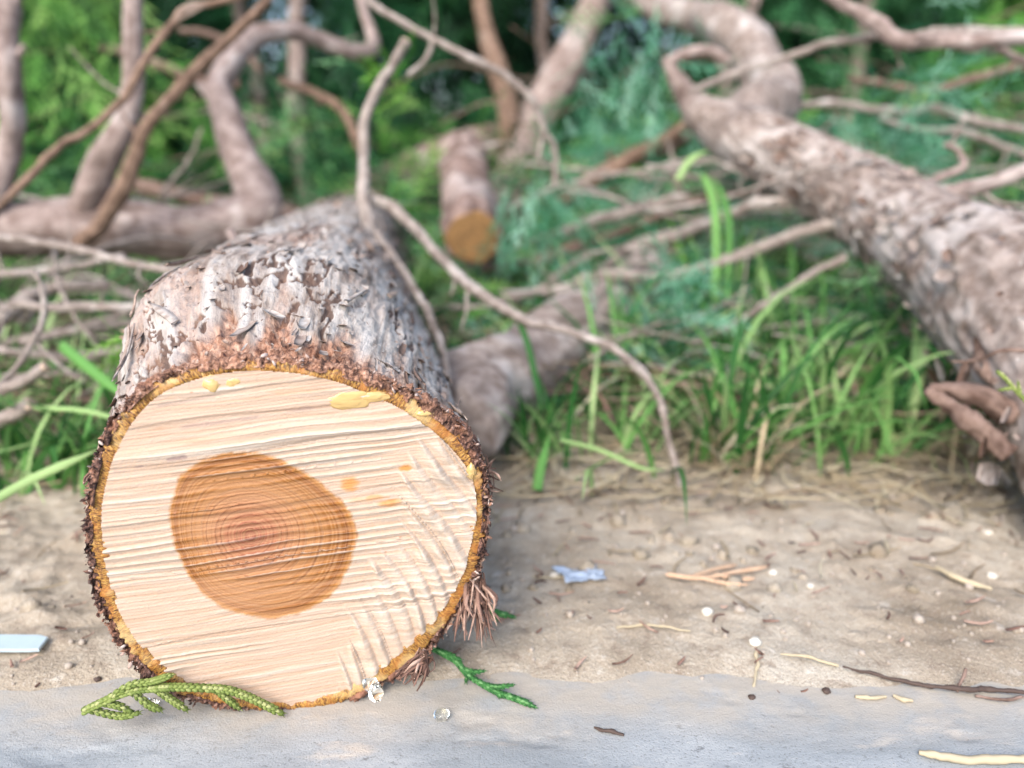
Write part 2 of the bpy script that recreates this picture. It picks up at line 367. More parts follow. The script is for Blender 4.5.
def make_face():
    st = .00046; us = np.arange(-.112, .116, st); ws = np.arange(-.106, .106, st)
    Wg, Ug = np.meshgrid(ws, us, indexing='ij'); th = np.arctan2(Wg, Ug); rho = np.hypot(Ug, Wg); lim = rW(th)+.0018
    k = 740/.36                                                       # rough px per metre
    wx = Ug+.0016*fbm(Ug*30, Wg*30, seed=11, oct=3)
    slope = .085+.05*sst(0, -.09, Wg)*0+.10*Ug
    v = Wg - slope*Ug + .0030*fbm(Ug*10, Wg*26, seed=12, oct=3) + .0004*fbm(Ug*90, Wg*200, seed=13, oct=2)
    def ridge(x, seed, jit=.35):
        i = np.floor(x); f = x-i
        j = lambda n: jit*(_hash(n, n*0, n*0, seed)-.5)
        a = j(i); b = 1+j(i+1); f2 = (f-a)/(b-a)
        f2 = np.where(f < a, (f-(j(i-1)-1))/(a-(j(i-1)-1)), f2)
        f2 = np.where(f > b, (f-b)/(1+j(i+2)-b+1e-6), f2)
        f2 = np.clip(f2, 0, 1); i2 = np.where(f < a, i-1, np.where(f > b, i+1, i))
        return f2, .35+.9*_hash(i2, i2*0, i2*0, seed+1)
    per = .0037 + .0022*sst(.045, .085, Wg)
    f1, a1 = ridge(v/.0040, 21, .75); s1 = np.power(f1, 2.2)*(1-sst(.86, 1., f1)); s1 = s1/.62
    f2, a2 = ridge(v/.00155+7, 22); s2 = np.sin(f2*math.pi)
    patch = .15+1.05*sst(-.35, .4, fbm(Ug*13, Wg*75, seed=14, oct=3))
    smoothtop = 1-.65*sst(.052, .068, Wg)
    # steep scalloped marks on the right
    uu = Ug*.80+Wg*.60; vv = (Ug-.06)*.60-(Wg-.0)*.80
    uu = uu + 3.2*vv*np.abs(vv) + 2.0*vv**2 + .0008*fbm(Ug*40, Wg*40, seed=15, oct=2)
    g1, b1 = ridge(uu/.0082+.3, 23, .3); sc = np.sin(math.pi*np.power(g1, 1.7))*(.8+.4*vnoise(Ug*150, Wg*150, seed=17))
    Ub = np.interp(Wg, [-.095, -.068, -.039, -.01, .034, .06], [.010, .016, .030, .050, .054, .075])
    edge = Ug-Ub-.010*fbm(uu*90, vv*12, seed=16, oct=2)-.005*np.sin(uu*2*math.pi/.0082)
    mb = sst(0., .012, edge)*(.45+.55*sst(-.35, .25, fbm(uu*60, vv*22, seed=18)))*sst(.062, .035, Wg)
    ridge_h = s1*a1*patch*smoothtop
    h = .0012*ridge_h*(1-.6*mb) + .00020*s2*(1-.3*mb) + mb*.0034*sc*(.55+b1*.45)
    h += .0005*fbm(Ug*12, Wg*30, seed=19, oct=3)
    # a few long steps left by the chain across the smooth top
    for w0, amp in ((.0665, .0007), (.0575, -.0010), (.078, .0006), (.049, .0007), (.02, .0006), (-.045, .0007)):
        h += amp*sst(-.0007, .0007, Wg-(w0+.085*Ug+.0012*np.sin(Ug*50+w0*900)))
    h += .00006*rng.standard_normal(h.shape)
    # heartwood
    hw = zz([(185,380),(190,310),(212,262),(258,235),(320,222),(380,230),(440,257),(500,300),(545,342),(560,392),(548,440),(520,500),(470,540),(400,560),(330,553),(270,528),(230,488),(205,438)])
    pc = uw(80+345/2.0214, 340+392/2.0214)
    rH = polar(hw, pc); tp = np.arctan2(Wg-pc[1], Ug-pc[0]); rp = np.hypot(Ug-pc[0], Wg-pc[1]); rh = rH(tp)
    mixc = sst(.1, 1.1, rp/rh); rr = rh*mixc + (1-mixc)*np.mean(rH(TH))
    ring = rp/rr + .010*fbm(Ug*60, Wg*60, seed=41, oct=2); hd = rp-rh
    wd_ = rng.uniform(.035, .085, 60); pos = np.cumsum(wd_); pos = pos[pos < 2.6]; strn = rng.uniform(.25, 1., len(pos)); strn[::5] = 1.
    rj = rp/rr + .006*fbm(Ug*45, Wg*45, seed=42, oct=2)
    k_ = np.clip(np.searchsorted(pos, rj), 0, len(pos)-1); prev = np.where(k_ > 0, pos[np.maximum(k_-1, 0)], 0.)
    fr_ = np.clip((rj-prev)/(pos[k_]-prev+1e-6), 0, 1); rl = np.where(rj < pos[-1], fr_**2.6*strn[k_], 0.)
    stain = np.zeros_like(Ug)
    for (px, py, a, b, s) in ((350, 483, 9, 9, .85), (405, 467, 7, 4, .9), (390, 502, 13, 4, .75), (376, 497, 12, 3, .6), (363, 499, 14, 3, .35), (300, 390, 26, 3, .12)):
        c = uw(px, py); q = ((Ug-c[0])*k/a)**2+((Wg-c[1])*k/b)**2
        stain = np.maximum(stain, s*sst(1.5, .25, q+.6*fbm(Ug*300, Wg*500, seed=51, oct=3)))
    dark = np.zeros_like(Ug)
    def streak(p, q, wid, s):
        a, b = uw(*p), uw(*q); t = np.clip(((Ug-a[0])*(b[0]-a[0])+(Wg-a[1])*(b[1]-a[1]))/((b-a)@(b-a)), 0, 1)
        dd = np.hypot(Ug-a[0]-t*(b[0]-a[0]), Wg-a[1]-t*(b[1]-a[1]))+.0004*fbm(Ug*120, Wg*300, seed=52, oct=3)
        return s*sst(wid, wid*.2, dd)*sst(-.5, .2, fbm(Ug*90, Wg*400, seed=53, oct=2))
    for a, b, wd, s in (((172, 428), (250, 417), .0014, .5), ((250, 417), (335, 403), .0016, .42), ((170, 458), (186, 455), .0016, .75), ((117, 470), (143, 465), .0011, .8),
                        ((160, 405), (215, 395), .001, .3), ((335, 403), (380, 398), .001, .25), ((180, 690), (260, 700), .0014, .35), ((110, 415), (150, 395), .0008, .2)):
        dark = np.maximum(dark, streak(a, b, wd, s))
    inside = rho < lim
    idx = -np.ones(Ug.shape, int); idx[inside] = np.arange(inside.sum())
    q = np.stack([idx[:-1, :-1], idx[:-1, 1:], idx[1:, 1:], idx[1:, :-1]], -1).reshape(-1, 4); q = q[(q >= 0).all(1)]
    V = fpt(Ug[inside], Wg[inside], h[inside])
    FPv = np.stack([Ug[inside], v[inside], 0*v[inside]], -1)
    at_ = {'fp': FPv, 'hd': hd[inside], 'ring': ring[inside], 'rl': rl[inside], 'stain': stain[inside], 'dark': dark[inside], 'ridge': np.clip(ridge_h*(1-mb)+sc*mb*.9, 0, 1)[inside], 'mb': mb[inside]}
    obj('cut_face', V, q, M['face'], log, attrs=at_)
make_face()

def make_gold():
    nt, nr = 1400, 16; t = np.linspace(-math.pi, math.pi, nt, endpoint=False); f = np.linspace(0, 1, nr)
    T, Fr = np.meshgrid(t, f, indexing='xy'); T, Fr = T.T, Fr.T     # (nt,nr)
    jit = .0026*fbm(np.cos(T)*16, np.sin(T)*16, seed=61, oct=5)
    r0 = rW(T)-.0004+jit*.9; r1 = rG(T)+.0010+.0024*fbm(np.cos(T)*55, np.sin(T)*55, seed=62, oct=3)
    r = r0+(r1-r0)*Fr
    d = .0004+.0006*np.sin(math.pi*np.clip(Fr*1.1, 0, 1))+.0007*fbm(r*np.cos(T)*150, r*np.sin(T)*150, seed=63, oct=3)
    d = np.where(Fr == 0, -.0006, d); d = np.where(Fr == 1, -.002, d)
    V = fpt(r*np.cos(T), r*np.sin(T), d).reshape(-1, 3)
    i = np.arange(nt); fc = []
    for j in range(nr-1): fc.append(np.stack([i*nr+j, i*nr+j+1, ((i+1) % nt)*nr+j+1, ((i+1) % nt)*nr+j], -1))
    pol = np.stack([r, T*.1, 0*r], -1).reshape(-1, 3)
    obj('inner_bark', V, np.concatenate(fc), M['gold'], log, attrs={'pol': pol})
make_gold()

def ang(T, c, w):                                                     # soft angular window
    d = np.abs((T-c+math.pi) % (2*math.pi)-math.pi); return sst(w, w*.25, d)
def log_r(Sx, T):
    g = 1 + .37*sst(-.005, .105, Sx)*(ang(T, math.radians(102), math.radians(72)))*(1-.10*sst(.2, 1.5, Sx))
    g = g - (.05*sst(0, .05, Sx)+(.22*sst(.08, .8, Sx)))*ang(T, math.radians(0), math.radians(95))
    return rB(T)*g
def log_disp(Sx, T):
    rr_ = log_r(Sx, T)/.1
    x = T*.11; y = Sx
    wx = x+.010*fbm(x*18, y*8, seed=71, oct=3)
    cx, cy = rr_*np.cos(T)*.11, rr_*np.sin(T)*.11
    w = .012*fbm(cx*22, cy*22, y*9, seed=71, oct=3)
    n = fbm((cx+w)*70, (cy-w)*70, y*15, seed=72, oct=6, gain=.66)
    plates = np.abs(fbm((cx+w)*48, (cy+w)*48, y*5.5, seed=74, oct=5, gain=.62))
    crack = sst(.075, .0, plates)
    h = .5+.5*n - .55*crack
    step = np.floor(h*5)/5+sst(.6, 1., (h*5) % 1)/5
    return h, ((.0042+.003*sst(.05, .3, Sx))*(step-.45) + .0020*fbm(cx*300, cy*300, y*70, seed=75, oct=4))
def cenf(q): return .030*q**2
def make_bark():
    ss = np.concatenate([np.arange(0, .16, .0009), .16+np.cumsum(.0014*1.016**np.arange(0, 215))]); ss = ss[ss < 2.1]
    nt = 760; t = np.linspace(-math.pi, math.pi, nt, endpoint=False)
    Sg, T = np.meshgrid(ss, t, indexing='ij')
    h, dsp = log_disp(Sg, T)
    fr = .0018*fbm(np.cos(T)*30, np.sin(T)*30, Sg*260, seed=76, oct=4)
    topz = ang(T, math.radians(88), math.radians(60))
    red = topz*sst(.040, .020, Sg+.03*fbm(np.cos(T)*9, np.sin(T)*9, Sg*25, seed=77, oct=3)+.05*(1-topz))
    red = np.maximum(red, .55*sst(.016, .006, Sg))
    red = np.maximum(red, .35*sst(.24, .36, fbm(np.cos(T)*5, np.sin(T)*5, Sg*9, seed=80, oct=3))*sst(.6, .2, Sg))
    r = log_r(Sg, T) + dsp*(.35+.65*sst(0, .02, Sg)) - .0030*red*topz + fr*sst(.02, 0, Sg)*1.2
    r = r*(1-.30*sst(.7, 2.1, Sg)); r = r + red*topz*.0045*fbm(np.cos(T)*22, np.sin(T)*22, Sg*240, seed=78, oct=5, gain=.65)
    low = r*np.sin(T); gr = CF[2]
    so = Sg - .004*fbm(np.cos(T)*35, np.sin(T)*35, seed=79, oct=4)*sst(.03, 0, Sg) + .001
    cen = cenf(Sg)
    P = CF + (r*np.cos(T)+cen)[..., None]*U + (r*np.sin(T))[..., None]*Z3 + so[..., None]*A
    P[..., 2] = np.maximum(P[..., 2], -.03)
    V = P.reshape(-1, 3); Fc = gridfaces(len(ss), nt, True)[:, ::-1]
    # inner lip joins the rim, far end closes with a fan of rings
    last = P[-1].mean(0); rings = [V]; off = len(V); ex = []
    for q in (.97, .6, .02):
        rings.append(last+(P[-1]-last)*q)
    V2 = np.concatenate(rings); n = len(ss)
    Fc = np.concatenate([Fc, gridfaces(4, nt, True)[:, ::-1]+(n-1)*nt])
    pad = 3*nt
    sv = np.stack([np.cos(T)*.11, Sg, np.sin(T)*.11], -1).reshape(-1, 3)
    at_ = {'h': np.concatenate([h.ravel(), np.ones(pad)*.6]), 'red': np.concatenate([np.clip(red, 0, 1).ravel(), np.zeros(pad)]), 'sv': np.concatenate([sv, np.zeros((pad, 3))])}
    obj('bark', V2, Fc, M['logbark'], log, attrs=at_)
make_bark()

def tear():                                                           # little pointed lump, unit size
    a = np.linspace(0, 2*math.pi, 6, endpoint=False); V = [(-.5, 0, 0)]
    for x, r in ((-.2, .42), (.2, .40)): V += [(x, r*math.cos(t), r*math.sin(t)) for t in a]
    V.append((.62, 0, 0)); Fc = []
    for i in range(6):
        j = (i+1) % 6; Fc += [(0, 1+j, 1+i, 1+i), (1+i, 1+j, 7+j, 7+i), (7+i, 7+j, 13, 13)]
    return np.array(V), np.array(Fc)
def tris_only(Fc):                                                    # quads with doubled corners become triangles
    out = []
    for f in Fc:
        out.append((f[0], f[1], f[2]))
        if f[2] != f[3]: out.append((f[0], f[2], f[3]))
    return np.array(out)
TEAR = tear(); TEAR = (TEAR[0], tris_only(TEAR[1]))
def scatter(tv, tf, R, P, rnd=None):
    """R (N,3,3) columns = axes with scale, P (N,3)"""
    N = len(P); V = np.einsum('nij,kj->nki', R, tv)+P[:, None, :]
    Fc = tf[None]+(np.arange(N)*len(tv))[:, None, None]
    r = rng.random(N) if rnd is None else rnd
    return V.reshape(-1, 3), Fc.reshape(-1, tf.shape[1]), np.repeat(r, len(tv))
def frames(d, nref=None):
    d = d/np.linalg.norm(d, axis=1)[:, None]
    ref = rng.standard_normal(d.shape) if nref is None else np.broadcast_to(nref, d.shape)
    y = np.cross(ref, d); y /= np.linalg.norm(y, axis=1)[:, None]+1e-9; z = np.cross(d, y)
    return d, y, z
def make_rim():
    nt, nr = 1500, 14; t = np.linspace(-math.pi, math.pi, nt, endpoint=False); f = np.linspace(0, 1, nr)
    T, Fr = np.meshgrid(t, f, indexing='xy'); T, Fr = T.T, Fr.T
    r0 = rG(T)-.0006; r1 = rB(T)+.0036*fbm(np.cos(T)*26, np.sin(T)*26, seed=82, oct=5, gain=.65)+.0003
    r = r0+(r1-r0)*Fr
    d = .0012+.0070*fbm(r*np.cos(T)*140, r*np.sin(T)*140, seed=83, oct=5, gain=.7)-.0035*Fr
    d = np.where(Fr == 0, -.002, d); d = np.where(Fr == 1, -.006, d)
    V = fpt(r*np.cos(T), r*np.sin(T), d).reshape(-1, 3); i = np.arange(nt); fc = []
    for j in range(nr-1): fc.append(np.stack([i*nr+j, i*nr+j+1, ((i+1) % nt)*nr+j+1, ((i+1) % nt)*nr+j], -1))
    Fc = np.concatenate(fc); Fc = np.concatenate([Fc[:, [0, 1, 2]], Fc[:, [0, 2, 3]]])
    rnd = (.5+.5*fbm(np.cos(T)*30, np.sin(T)*30, Fr, seed=84)).ravel()
    # crumbs and splinters standing out of the torn bark
    N = 2300; tt = rng.uniform(-math.pi, math.pi, N); top = ang(tt, math.radians(75), math.radians(100))
    rr = rG(tt)+(rB(tt)-rG(tt))*rng.uniform(.2, 1.02, N)+.0006
    ok = (np.sin(tt) > -.88); ok &= rng.random(N) > .62*ang(tt, math.radians(80), math.radians(55)); tt, rr = tt[ok], rr[ok]; N = len(tt)
    P = fpt(rr*np.cos(tt), rr*np.sin(tt), rng.uniform(-.007, .0022, N))
    rad = np.cos(tt)[:, None]*U+np.sin(tt)[:, None]*Z3
    d = rad*rng.uniform(-.4, .7, N)[:, None]-A*rng.uniform(-.2, .7, N)[:, None]+rng.standard_normal((N, 3))*.55
    x, y, z = frames(d); clump = np.clip(.75+1.3*fbm(np.cos(tt)*18, np.sin(tt)*18, seed=86, oct=2), .25, 2.); L = (rng.gamma(1.6, .0013, N)*clump).clip(.0007, .0045); wd = L*rng.uniform(.15, .75, N); wd = wd.clip(.0003, .0018)
    R = np.stack([x*L[:, None], y*wd[:, None]*1.3, z*wd[:, None]*.8], -1)
    V2, F2, r2 = scatter(*TEAR, R, P)
    VV, FF = merge([(V, Fc), (V2, F2)])
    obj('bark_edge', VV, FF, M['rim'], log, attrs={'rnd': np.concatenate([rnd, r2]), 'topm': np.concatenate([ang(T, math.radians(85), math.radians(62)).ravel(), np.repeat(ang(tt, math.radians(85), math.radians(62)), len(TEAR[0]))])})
make_rim()

def chip_t():                                                         # curled flake, 5x3 grid with thickness
    V = []
    for k, zoff in ((0, 0.), (1, -.05)):
        for i in range(5):
            for j in range(3):
                u, v = i/4-.5, j/2-.5; V.append((u, v*(1-.5*abs(u)*1.3), .35*(u+.5)**2+.25*v*v+zoff))
    V = np.array(V); g = gridfaces(5, 3); Fc = np.concatenate([g, g[:, ::-1]+15])
    b = [0, 1, 2, 5, 8, 11, 14, 13, 12, 9, 6, 3]
    side = [(b[i], b[(i+1) % 12], b[(i+1) % 12]+15, b[i]+15) for i in range(12)]
    return V, np.concatenate([Fc, np.array(side)])
CHIP = chip_t()
def make_flakes():
    N = 1300; s = rng.power(1.0, N)**1.6*1.3+.012; tt = np.radians(rng.uniform(-5, 185, N))
    h, dsp = log_disp(s, tt); r = log_r(s, tt)+dsp-.0005
    P = CF+(r*np.cos(tt)+cenf(s))[:, None]*U+(r*np.sin(tt))[:, None]*Z3+s[:, None]*A
    rad = np.cos(tt)[:, None]*U+np.sin(tt)[:, None]*Z3; tan = -np.sin(tt)[:, None]*U+np.cos(tt)[:, None]*Z3
    a = rng.normal(0, .3, N); d = A*np.cos(a)[:, None]*rng.choice([-1, 1], N)[:, None]+tan*np.sin(a)[:, None]+rad*rng.uniform(0, .22, N)[:, None]
    x = d/np.linalg.norm(d, axis=1)[:, None]; y = np.cross(rad, x); y /= np.linalg.norm(y, axis=1)[:, None]; z = np.cross(x, y)
    L = rng.gamma(2.2, .0032, N).clip(.002, .016)*(1+1.2*s); W = L*rng.uniform(.12, .45, N)
    R = np.stack([x*L[:, None], y*W[:, None], z*L[:, None]*rng.uniform(.08, .35, N)[:, None]], -1)
    V, Fc, rn = scatter(*CHIP, R, P)
    parts = [(V, Fc)]; rns = [rn]
    for k in range(150):
        s0 = rng.uniform(.02, 1.2)**1.15; L_ = rng.uniform(.015, .055)*(1+.6*s0); t0 = math.radians(rng.uniform(-8, 175)); sl = rng.normal(0, .25); m = 6
        sq = s0+np.linspace(0, L_, m); tq = t0+sl*np.linspace(0, L_, m)*9; hh_, dd_ = log_disp(sq, tq); rq = log_r(sq, tq)+dd_*.6+.0012
        rq = rq+np.linspace(0, 1, m)[::rng.choice([-1, 1])]**2*rng.uniform(0, .006)
        Pq = CF+(rq*np.cos(tq)+cenf(sq))[:, None]*U+(rq*np.sin(tq))[:, None]*Z3+sq[:, None]*A
        v_, f_ = ribbon(Pq, rng.uniform(.0012, .0045), .0004, 9, rng.normal(0, .3), math.cos(t0)*U+math.sin(t0)*Z3); v_ = v_ + rng.standard_normal(v_.shape)*.00015
        parts.append((v_, f_)); rns.append(np.full(len(v_), rng.random()))
    V, Fc = merge(parts); rn = np.concatenate(rns)
    o = obj('bark_flakes', V, Fc, M['chipgrey'], log, attrs={'rnd': rn}); o['kind'] = 'stuff'

def ribbon(pts, w, th=.0003, n=8, twist=0.0, nref=(0, -1, .3), taper=True):
    pts = np.array(pts, float); m = len(pts); t = np.linspace(0, m-1, n)
    C = np.stack([np.interp(t, np.arange(m), pts[:, i]) for i in range(3)], -1)
    if m > 2:
        C[1:-1] = (C[:-2]+2*C[1:-1]+C[2:])/4
    D = np.gradient(C, axis=0); D /= np.linalg.norm(D, axis=1)[:, None]+1e-9
    Sd = np.cross(D, np.array(nref)); Sd /= np.linalg.norm(Sd, axis=1)[:, None]+1e-9; Nn = np.cross(Sd, D)
    tw = np.linspace(0, twist, n)[:, None]; Sd2 = Sd*np.cos(tw)+Nn*np.sin(tw); N2 = -Sd*np.sin(tw)+Nn*np.cos(tw)
    f = np.linspace(0, 1, n)[:, None]; ww = w*(np.where(f < .6, 1, 1-(f-.6)/.4*.92) if taper else 1)/2
    ww = ww*np.ones_like(f)
    V = np.stack([C-Sd2*ww+N2*th, C+Sd2*ww+N2*th, C+Sd2*ww-N2*th, C-Sd2*ww-N2*th], 1).reshape(-1, 3)
    Fc = gridfaces(n, 4, True)
    Fc = np.concatenate([Fc, [[0, 1, 2, 3], [4*n-1, 4*n-2, 4*n-3, 4*n-4]]])
    return V, Fc
def hanging(root, tips, n, w, name='hanging_bark', spread=.006):
    parts, rn = [], []
    for i in range(n):
        t = tips[rng.integers(len(tips))]+rng.standard_normal(3)*spread*.5; r = root+rng.standard_normal(3)*spread*.45
        m = (r+t)/2+rng.standard_normal(3)*.0022
        V, Fc = ribbon([r, m, t], w*rng.uniform(.3, 1.5), .0003, 7, rng.normal(0, 1)); parts.append((V, Fc)); rn += [rng.random()]*len(V)
    V, Fc = merge(parts); return obj(name, V, Fc, M['fibre'], log, attrs={'rnd': rn})
zf = .395
hanging(at(474, 583, .385), [at(463, 632, .385), at(482, 640, .387), at(492, 626, .39), at(487, 610, .385), at(470, 612, .38)], 70, .0013)
hanging(at(424, 655, .355), [at(404, 672, .352), at(415, 685, .355), at(422, 678, .357)], 42, .0011, spread=.004)
hanging(at(484, 478, .39), [at(497, 484, .38), at(492, 497, .385), at(488, 462, .39)], 26, .0011, spread=.004)
hanging(at(98, 470, .375), [at(86, 480, .37), at(90, 488, .37)], 8, .0012, spread=.003)
# fine stray fibres and a peeled splinter lying along the top
def splinter(pts, r, name='splinter', mat='fibre', parent=log):
    V, Fc = tube(pts, r, 8, 30, rough=.1)
    return obj(name, V, Fc, M[mat], parent, attrs={'rnd': np.full(len(V), .9), 'h': np.full(len(V), .6)})

make_flakes()
# ------------------------------------------------------------------ tubes
def catmull(P, n):
    P = np.array(P, float); Q = np.concatenate([[2*P[0]-P[1]], P, [2*P[-1]-P[-2]]]); m = len(P)-1
    t = np.linspace(0, m, n); i = np.minimum(t.astype(int), m-1); f = (t-i)[:, None]
    a, b, c, d = Q[i], Q[i+1], Q[i+2], Q[i+3]
    return .5*((2*b)+(c-a)*f+(2*a-5*b+4*c-d)*f**2+(3*b-a-3*c+d)*f**3)
def tube(pts, rad, na=12, n=None, rough=.12, seed=0, lump=1.0, want_h=False, freq=1.0):
    pts = np.array(pts, float); rad = np.full(len(pts), rad) if np.isscalar(rad) else np.array(rad, float)
    L = np.linalg.norm(np.diff(pts, axis=0), axis=1).sum()
    if n is None: n = int(np.clip(L/(rad.mean()*.45), 24, 260))
    C = catmull(np.concatenate([pts, rad[:, None]], 1), n); R = np.maximum(C[:, 3], rad.min()*.6); C = C[:, :3]
    if rough > .05 and L > 15*R.mean():
        al = np.linspace(0, L, n)/(R.mean()*7); C = C + np.stack([vnoise(al+seed*1.3, 0*al+k*9., seed=k+5)+.4*vnoise(al*2.7+seed, 0*al+k*5., seed=k+8) for k in range(3)], -1)*R.mean()*.42*np.minimum(1, np.sin(np.linspace(0, math.pi, n))*3)[:, None]
    D = np.gradient(C, axis=0); D /= np.linalg.norm(D, axis=1)[:, None]+1e-9
    N = np.zeros_like(C); v = np.cross(D[0], [.3, .5, .8]); N[0] = v/np.linalg.norm(v)
    for i in range(1, n):
        v = N[i-1]-D[i]*np.dot(N[i-1], D[i]); N[i] = v/np.linalg.norm(v)
    B = np.cross(D, N); a = np.linspace(0, 2*math.pi, na, endpoint=False)
    ca, sa = np.cos(a)[None], np.sin(a)[None]; sl = np.linspace(0, L, n)[:, None]; rm = rad.mean()
    q = freq
    ns = fbm(ca*1.5*q+seed, sa*1.5*q, sl/rm*.26*q, seed=int(seed) % 91, oct=4, gain=.55)
    RR = R[:, None]*(1+rough*ns*2*lump+rough*.8*vnoise(seed+0*ca, 0*ca, sl/rm*.35, seed=3))
    V = C[:, None]+N[:, None]*(RR*ca)[..., None]+B[:, None]*(RR*sa)[..., None]
    V = V.reshape(-1, 3); Fc = gridfaces(n, na, True)
    e0 = C[0]+(V[:na]-C[0])*.02; e1 = C[-1]+(V[-na:]-C[-1])*.02
    k = len(V); V = np.concatenate([V, e0, e1]); i = np.arange(na); j = (i+1) % na
    Fc = np.concatenate([Fc, np.stack([i, j, k+j, k+i], -1)[:, ::-1], np.stack([(n-1)*na+i, (n-1)*na+j, k+na+j, k+na+i], -1)])
    if want_h:
        return V, Fc, np.concatenate([(.5+.5*ns).ravel(), np.full(2*na, .5)])
    return V, Fc
_sd = [0]
def branch(pts, mat, name, label=None, cat=None, na=14, rough=.10, parent=None, group=None, freq=1.0, cut=None, n=None):
    """pts: (px, py, depth, half-width in px) of the photograph, turned into real points and radii"""
    _sd[0] += 7.3
    P = [at(p[0], p[1], p[2]) for p in pts]; R = [p[3]*p[2]/F for p in pts]
    V, Fc, h = tube(P, R, na, n, rough, _sd[0], want_h=True, freq=freq)
    o = obj(name, V, Fc, M[mat], parent, attrs={'h': h})
    tag(o, label, cat, group)
    if label and name in ('bare_branch', 'thin_branch', 'fallen_bough') and len(pts) > 3:
        for k in range(3 if max(R) > .006 else 2):
            f = rng.uniform(.15, .9)*(len(P)-1); i0 = int(f); b = P[i0]+(P[i0+1]-P[i0])*(f-i0); rr = R[i0]; dd = nrm(P[i0+1]-P[i0])
            sd_ = nrm(dd*rng.uniform(-.2, 1)+rng.standard_normal(3)*np.array([1, .4, 1])*.8); l = rng.uniform(.02, .085) if rng.random() < .6 else rr*rng.uniform(1.6, 2.6)
            q = min(rr*.42, .0022) if l > rr*2.7 else rr*.45
            v_, f_, h_ = tube([b, b+sd_*l*.5+rng.standard_normal(3)*l*.08, b+sd_*l+Z3*l*.1], [q*1.2, q*.8, q*.45], 7, 16, .14, f*9, want_h=True)
            obj('side_twig', v_, f_, M[mat], o, attrs={'h': h_})
    if cut is not None:
        a, b = (P[0], P[1]) if cut[0] == 0 else (P[-1], P[-2]); r = (R[0] if cut[0] == 0 else R[-1])*.93
        d = nrm(a-b); endcap(o, a+d*.0012, d, r, cut[1])
    return o
def endcap(parent, c, d, r, mat, name='cut_end'):
    y = nrm(np.cross(d, [0.2, .1, 1])); z = np.cross(d, y); nt = 40; nr = 14
    a = np.linspace(0, 2*math.pi, nt, endpoint=False); V = []; rr = []
    for i in range(nr):
        f = (i+.02)/(nr-1); q = r*f*(1+.05*np.sin(a*3+1)+.03*np.sin(a*7))
        dd = -.0004*f*f+.0004*np.sin(a*2+f*9)*r*20*.1
        V.append(c+np.outer(q*np.cos(a), y)+np.outer(q*np.sin(a), z)+np.outer(dd, d)); rr += [f]*nt
    V.append(V[-1]-d*.004); rr += [1.]*nt
    return obj(name, np.concatenate(V), gridfaces(nr+1, nt, True), M[mat], parent, attrs={'rr': rr})
splinter([at(318, 325, .62), at(350, 334, .61), at(385, 336, .60), at(425, 340, .585)], .0012)
splinter([at(120, 338, .50), at(135, 334, .50), at(150, 336, .50)], .0011)
splinter([at(122, 331, .52), at(138, 330, .51), at(152, 331, .51)], .0009)

def blob(c, ax, ay, az, nx=18, seed=0, amt=.15, name='blob', mat='resin', parent=None, label=None, cat=None, group=None, flat=None):
    a = np.linspace(0, 2*math.pi, nx*2, endpoint=False); b = np.linspace(-math.pi/2+.02, math.pi/2-.02, nx)
    Bg, Ag = np.meshgrid(b, a, indexing='ij'); x, y, z = np.cos(Bg)*np.cos(Ag), np.cos(Bg)*np.sin(Ag), np.sin(Bg)
    k = 1+amt*fbm(x*1.6+seed, y*1.6, z*1.6, seed=seed, oct=3)*2
    V = np.asarray(c)+(x*k)[..., None]*ax+(y*k)[..., None]*ay+(z*k)[..., None]*az
    V = V.reshape(-1, 3); o = obj(name, V, gridfaces(nx, nx*2, True), M[mat], parent); return tag(o, label, cat, group)
def fblob(px, py, a, b, dep, seed, mat='resin', amt=.2):
    s = 1/ (740/.36); c = uw(px, py); P = fpt(c[0], c[1], .0012)
    blob(P, U*a*s, Z3*b*s, -A*dep, 18, seed, amt, 'resin_bead', mat, log)
fblob(350, 399, 20, 10, .0013, 3); fblob(374, 396, 14, 5, .0010, 5); fblob(213, 383, 9, 8, .0022, 9); fblob(233, 381, 10, 5, .0014, 12)
fblob(471, 470, 5, 8, .0025, 14); fblob(425, 412, 9, 3, .0012, 15)
blob(at(376, 692, .338), RT*.0034, np.array([0, .0032, 0]), Z3*.0042, 16, 5, .12, 'resin_bead', 'clear', log)
blob(at(370, 684, .340), RT*.0036, np.array([0, .003, 0]), Z3*.003, 14, 8, .15, 'resin_bead', 'clear', log)
g = gnd(442, 718); blob(g+Z3*.0022, RT*.0043, np.array([0, .0036, 0]), Z3*.0028, 18, 2, .08, 'resin_drop', 'clear', None, 'clear round resin drop resting on the concrete right of the log', 'resin drop')
blob(gnd(150, 709)+Z3*.003, RT*.004, np.array([0, .003, 0]), Z3*.003, 16, 6, .2, 'resin_drop', 'clear', None, 'clear resin drop caught under the pale green sprig at the log foot', 'resin drop')

